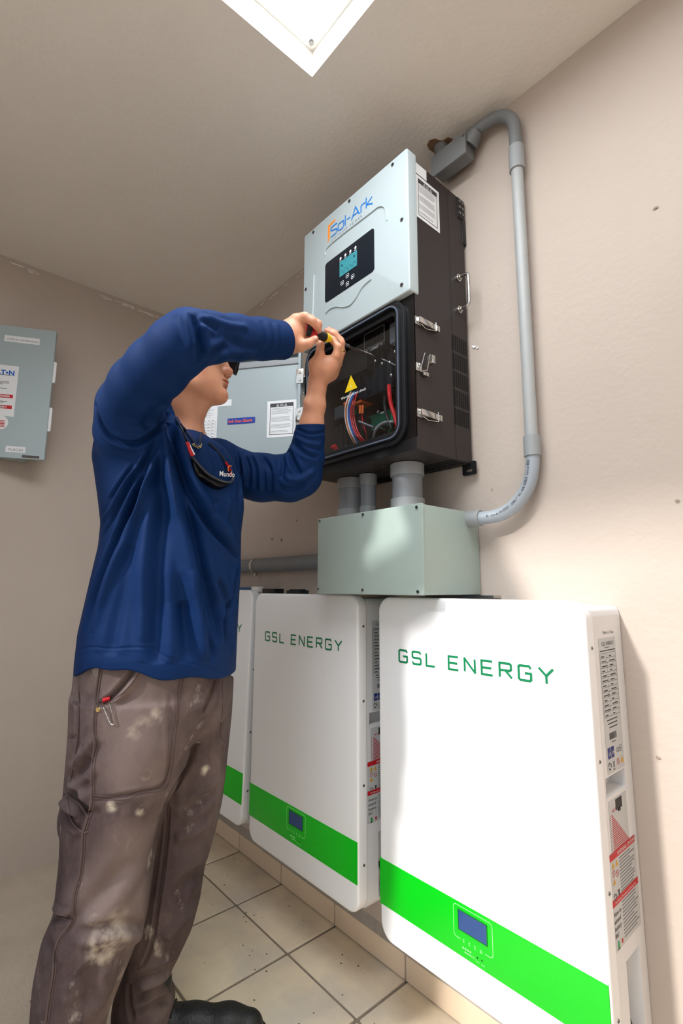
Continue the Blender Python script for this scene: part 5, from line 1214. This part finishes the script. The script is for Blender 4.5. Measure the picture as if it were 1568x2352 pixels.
# seams: raised double stitched side seam and pocket edges
M_seam = mat('seam brown', (84, 68, 66), .9)
def seam(pts, r, nm='seam', m=M_seam, lift=.0004, par=None):
    P3 = []
    for p in catmull([(u, v, 0) for u, v in pts], 6):
        q, n = hit(TT, p.x, p.y, lift)
        if q is not None and (not P3 or (q-P3[-1]).length < .06): P3.append(q)
    if len(P3) > 2: return MB().tube(P3, r, 6).build(nm, m, par or tro)
side = c6([(465, 110), (440, 260), (425, 400), (415, 540), (425, 620), (408, 760), (405, 900), (400, 1000), (375, 1090), (350, 1180), (345, 1300), (325, 1450), (295, 1560), (285, 1690), (250, 1760), (200, 1830), (175, 1920), (165, 2050), (140, 2200), (120, 2350)])
seam(side, .0028, lift=0); seam([(u+6, v) for u, v in side], .0012)
seam(c6([(745, 95), (690, 190), (620, 280), (540, 345), (480, 380), (435, 385)]), .0014); seam(c6([(700, 95), (655, 180), (590, 265), (520, 325), (450, 355)]), .0014)
seam(c6([(960, 190), (940, 300), (925, 450), (905, 600), (895, 720), (870, 830), (830, 890), (700, 910), (600, 945), (420, 935)]), .0011); seam(c6([(980, 190), (958, 300), (943, 450), (922, 600), (910, 730), (885, 850), (840, 905), (700, 930), (600, 962), (420, 955)]), .0011)
seam(c6([(330, 255), (328, 400), (322, 560), (300, 700), (272, 850)]), .0013)
seam(c6([(885, 970), (875, 1200), (850, 1450), (815, 1650), (790, 1830), (740, 1970), (690, 2020)]), .0013)
seam(c6([(1180, 215), (1150, 320), (1100, 420)]), .0012); seam(c6([(640, 2080), (640, 2180), (655, 2270), (670, 2345)]), .0012)
seam(c6([(175, 1600), (195, 1660), (270, 1690)]), .0012); seam(c6([(160, 1610), (185, 1675), (270, 1710)]), .0012); seam(c6([(240, 905), (285, 960), (330, 990), (385, 1075)]), .0022)
seam(c6([(265, 555), (320, 560)]), .0013); seam(c6([(265, 578), (318, 580)]), .0013); seam(c6([(245, 950), (280, 1090), (345, 1160), (385, 1160)]), .0016)
seam(c6([(1215, 220), (1215, 400), (1205, 560), (1250, 620)]), .0011)
p, n = hit(TT, 60+448*.3707, 1480+404*.3707, .001)
if p is not None: MB().tube([p, p+n*.002], [.0052, .0042], 14).build('rivet', mat('brass', (196, 170, 110), .35, metal=1), tro)
p, n = hit(TT, 60+298*.3707, 1480+262*.3707, .003)
if p is not None:
    a = px(165, 1575, 1.13); tg = MB(); tg.box(-.006, .006, -.0012, .0012, -.014, .014); o_ = tg.build('leather_tag', mat('tan leather', (214, 176, 140), .7), tro); q = p-n*.0; o_.location = q-Vector(parent_loc(tro)); o_.rotation_euler = n.to_track_quat('Y', 'Z').to_euler()

# ---- shoe of the far foot and the near foot below the frame
def shoe(ank, toe, nm='shoe'):
    A = np.array(ank); Tt = np.array(toe); d = Tt-A; d[2] = 0; L = np.linalg.norm(d); d /= L; sd = np.array([-d[1], d[0], 0])
    f = Field(np.minimum(A, Tt)-np.array([.1, .1, A[2]+.01]), np.maximum(A, Tt)+np.array([.1, .1, .15]), .004)
    g0 = np.array([0, 0, 1.0]); base = np.array([A[0], A[1], 0])
    f.chain([base-d*.02+g0*.045, base+g0*.048, base+d*L*.4+g0*.040, base+d*L*.72+g0*.034, base+d*(L-.02)+g0*.031], [.038, .040, .038, .040, .034], .02)
    f.cap(base+g0*.06, base+g0*.13, .040, .043, .02)
    sl, X, Y, Z = f.region(f.lo, f.lo+f.n*f.h); f.g = np.maximum(f.g, .012-Z).astype(np.float32)
    V, Q = f.mesh(); V = smooth_v(V, Q, 2); s_ = mk(nm, V, Q, mat('black leather', (26, 26, 28), .45, bump=.3, bscale=200), man)
    f = Field(np.minimum(A, Tt)-np.array([.1, .1, A[2]+.01]), np.maximum(A, Tt)+np.array([.1, .1, .15]), .004)
    f.chain([base-d*.02+g0*.02, base+d*L*.4+g0*.02, base+d*L*.72+g0*.02, base+d*(L-.02)+g0*.02], [.042, .043, .049, .044], .02)
    sl, X, Y, Z = f.region(f.lo, f.lo+f.n*f.h); f.g = np.maximum(np.maximum(f.g, .001-Z), Z-.022).astype(np.float32)
    V, Q = f.mesh(); mk('sole', smooth_v(V, Q, 1), Q, mat('sole rubber', (20, 20, 20), .8), s_)
    lc = MB()
    for k in range(4):
        c = base+d*(.05+.022*k)+g0*(.086-.005*k); lc.tube([c-sd*.026-g0*.010, c+g0*.0, c+sd*.026-g0*.010], .0026, 8)
    tag(lc.build('laces', mat('lace', (30, 28, 28), .9), s_), kind='stuff')
shoe(px(345, 2385, 1.165), px(588, 2475, 1.165))
shoe(px(140, 2560, .985), px(330, 2600, .985))

# ---- sunglasses
T = thing('sunglasses', 'dark wraparound sunglasses worn by the man under his raised arm', 'glasses', tuple(hd(80, 5)))
ls = MB(); M_lens = mat('dark lens', (10, 9, 13), .12, spec=.35)
n1, n2 = 28, 8; rings = []
for j in range(n2+1):
    v = -1+2*j/n2; ring = []
    for i in range(n1+1):
        a = math.radians(-82+164*i/n1); y_ = math.sin(a)
        hgt = 22*(1-.25*abs(y_)**2)*(1 if True else 1); dip = -5*math.exp(-(y_/.18)**2)*0
        f_ = 58+52*math.cos(a)**.9
        lowh = 6+26*math.sin(min(abs(y_)/.62, (1-abs(y_))/.38+.0)*math.pi/2)**1.2 if abs(y_) < 1 else 6
        hh_ = lowh if v < 0 else 20
        ring.append(hd(f_+7-4*v*v+4*v, 15+v*hh_, 70*y_))
    rings.append(ring)
vs = [p for r in rings for p in r]; fs_ = []
for j in range(n2):
    for i in range(n1): fs_.append((j*(n1+1)+i, j*(n1+1)+i+1, (j+1)*(n1+1)+i+1, (j+1)*(n1+1)+i))
ls.add(vs, fs_, 0, True); lo_ = ls.build('lens', M_lens, T); md = lo_.modifiers.new('s', 'SOLIDIFY'); md.thickness = .0018
for sgn in (-1, 1): MB().tube([hd(62, 22, 70*sgn), hd(30, 20, 77*sgn), hd(-18, 16, 80*sgn), hd(-40, -4, 78*sgn)], .0028, 8, flat=.6).build('temple', M_black, T)
fr = MB(); fr.tube([rings[-1][i] for i in range(0, n1+1)], .0022, 8); fr.build('frame', M_black, T)

# ---- safety glasses hanging at the neck
T = thing('hanging_glasses', 'black glasses with red temples hanging from the shirt collar', 'glasses', tuple(px(480, 1070, 1.05)))
def onS(pts, lift, k=5):
    out = []
    for p in catmull([(u, v, 0) for u, v in pts], k):
        q, n = hit(TS, p.x, p.y, lift)
        if q is None: q = Vector(px(p.x, p.y, 1.12))
        out.append(q)
    return out
c7 = lambda pts: [(380+u*.1403, 960+v*.1403) for u, v in pts]
# a rigid curve: depth eased along the path, kept just in front of the cloth
def rigid(pts, d0, d1, k=6): P_ = catmull([(u, v, 0) for u, v in pts], k); n = len(P_)-1; return [Vector(px(p.x, p.y, d0+(d1-d0)*i/n)) for i, p in enumerate(P_)]
def dep(u, v):
    q, n = hit(TS, u, v, .0)
    return float(-(RW.T@(np.array(q)-CAM))[2]) if q is not None else 1.1
def prof(pts, lift=.008):
    d = [dep(u, v)-lift for u, v in pts]; return d
def rig2(pts, lift=.008, k=6):
    d = prof(pts, lift); P_ = catmull([(u, v, dd_*1000) for (u, v), dd_ in zip(pts, d)], k); return [Vector(px(p.x, p.y, p.z/1000)) for p in P_]
MB().tube(rig2(c7([(235, 130), (275, 200), (310, 290), (355, 390)]), .006), .0022, 8).build('temple', M_black, T)
MB().tube(rig2(c7([(350, 400), (385, 480), (420, 560), (450, 620)])), .0052, 8, flat=.5).build('red_temple', M_red, T)
MB().tube(rig2(c7([(375, 400), (420, 500), (475, 600)]), .011), .0018, 8).build('white_edge', M_paper, T)
MB().tube(rig2(c7([(440, 640), (500, 720), (590, 820), (700, 920), (820, 990), (940, 1040), (1040, 1055), (1095, 1020), (1105, 950), (1070, 860)]), .012), .0030, 8).build('frame', mat('frame grey', (50, 54, 62), .35), T)
MB().tube(rig2(c7([(980, 720), (1030, 800), (1065, 880), (1050, 930)]), .008), .0048, 8, flat=.5).build('red_temple', M_red, T)
MB().tube(rig2(c7([(705, 400), (760, 450), (830, 515), (900, 600), (975, 705)]), .006), .0022, 8).build('temple', M_black, T)
up_ = rig2(c7([(440, 640), (500, 730), (600, 850), (720, 950), (840, 1010), (960, 1050), (1060, 1060)]), .012, 4)
lo2 = rig2(c7([(420, 660), (440, 760), (520, 950), (640, 1080), (780, 1160), (920, 1170), (1050, 1090)]), .006, 4)
ls = MB(); n = len(up_); mid = [(a+b)/2+(Vector(CAM)-a).normalized()*.008 for a, b in zip(up_, lo2)]
ls.add(up_+mid+lo2, [(k*n+i, k*n+i+1, (k+1)*n+i+1, (k+1)*n+i) for k in (0, 1) for i in range(n-1)], 0, True); l_ = ls.build('lens', M_lens, T); md = l_.modifiers.new('s', 'SOLIDIFY'); md.thickness = .0015
# necklace
nk = MB()
for i, p in enumerate(rig2(c7([(455, 440), (490, 460), (530, 480), (565, 465), (575, 420), (555, 380)]), .004, 3)):
    nk.tube([p+Vector((math.cos(a), 0, math.sin(a)))*.0026 if i % 2 else p+Vector((math.cos(a)*.7, math.cos(a)*.7, math.sin(a)))*.0026 for a in [2*math.pi*q/8 for q in range(9)]], .0008, 5)
tag(nk.build('necklace', mat('gold chain', (206, 186, 140), .25, metal=1)), 'thin gold chain necklace at the man\'s shirt collar', 'necklace')
# tool clip in the trouser pocket
T = thing('pocket_clip', 'steel wire clip with a red end hooked over the man\'s trouser pocket', 'clip', tuple(px(250, 1640, 1.0)))
def onT(u, v, l): 
    q, n = hit(TT, u, v, l); return q
cp = [onT(60+u*.3707, 1480+v*.3707, .004) for u, v in [(505, 328), (520, 380), (540, 440), (551, 480), (545, 493), (530, 490), (510, 450), (490, 400), (472, 345)]]
if all(p is not None for p in cp): MB().tube(catmull(cp, 4), .0011, 8).build('wire', M_chrome, T)
a = onT(60+475*.3707, 1480+338*.3707, .004); b = onT(60+518*.3707, 1480+325*.3707, .004)
MB().tube([a, b], .0045, 10).build('red_end', M_red, T)

# ---- screwdriver
T = thing('screwdriver', 'red, black and yellow screwdriver held in both hands at the open cabinet', 'screwdriver', tuple(px(720, 765, 1.2)))
h0_ = Vector(px(686, 751.5, 1.172)); tip = Vector(onW(859, 818, -.2475)); dv = (tip-h0_).normalized(); LT = (tip-h0_).length
def along_(a, b, rs, nm, m): n = len(rs); MB().tube([h0_+dv*(a+(b-a)*i/(n-1)) for i in range(n)], rs, 16).build(nm, m, T)
along_(0, .016, [.008, .0115, .0125], 'red_cap', M_red); along_(.016, .088, [.0125, .0132, .0125, .0115, .011, .0118], 'handle', M_black); along_(.084, .104, [.0122, .0115, .009, .007], 'yellow_collar', M_yel)
along_(.03, .05, [.0128, .0136, .0128], 'red_grip', M_red)
along_(.104, .17, [.0048, .0048], 'shaft_sleeve', M_ink); along_(.17, LT-.012, [.0034, .0034], 'shaft', M_chrome); along_(LT-.012, LT, [.0034, .001], 'tip', M_chrome)
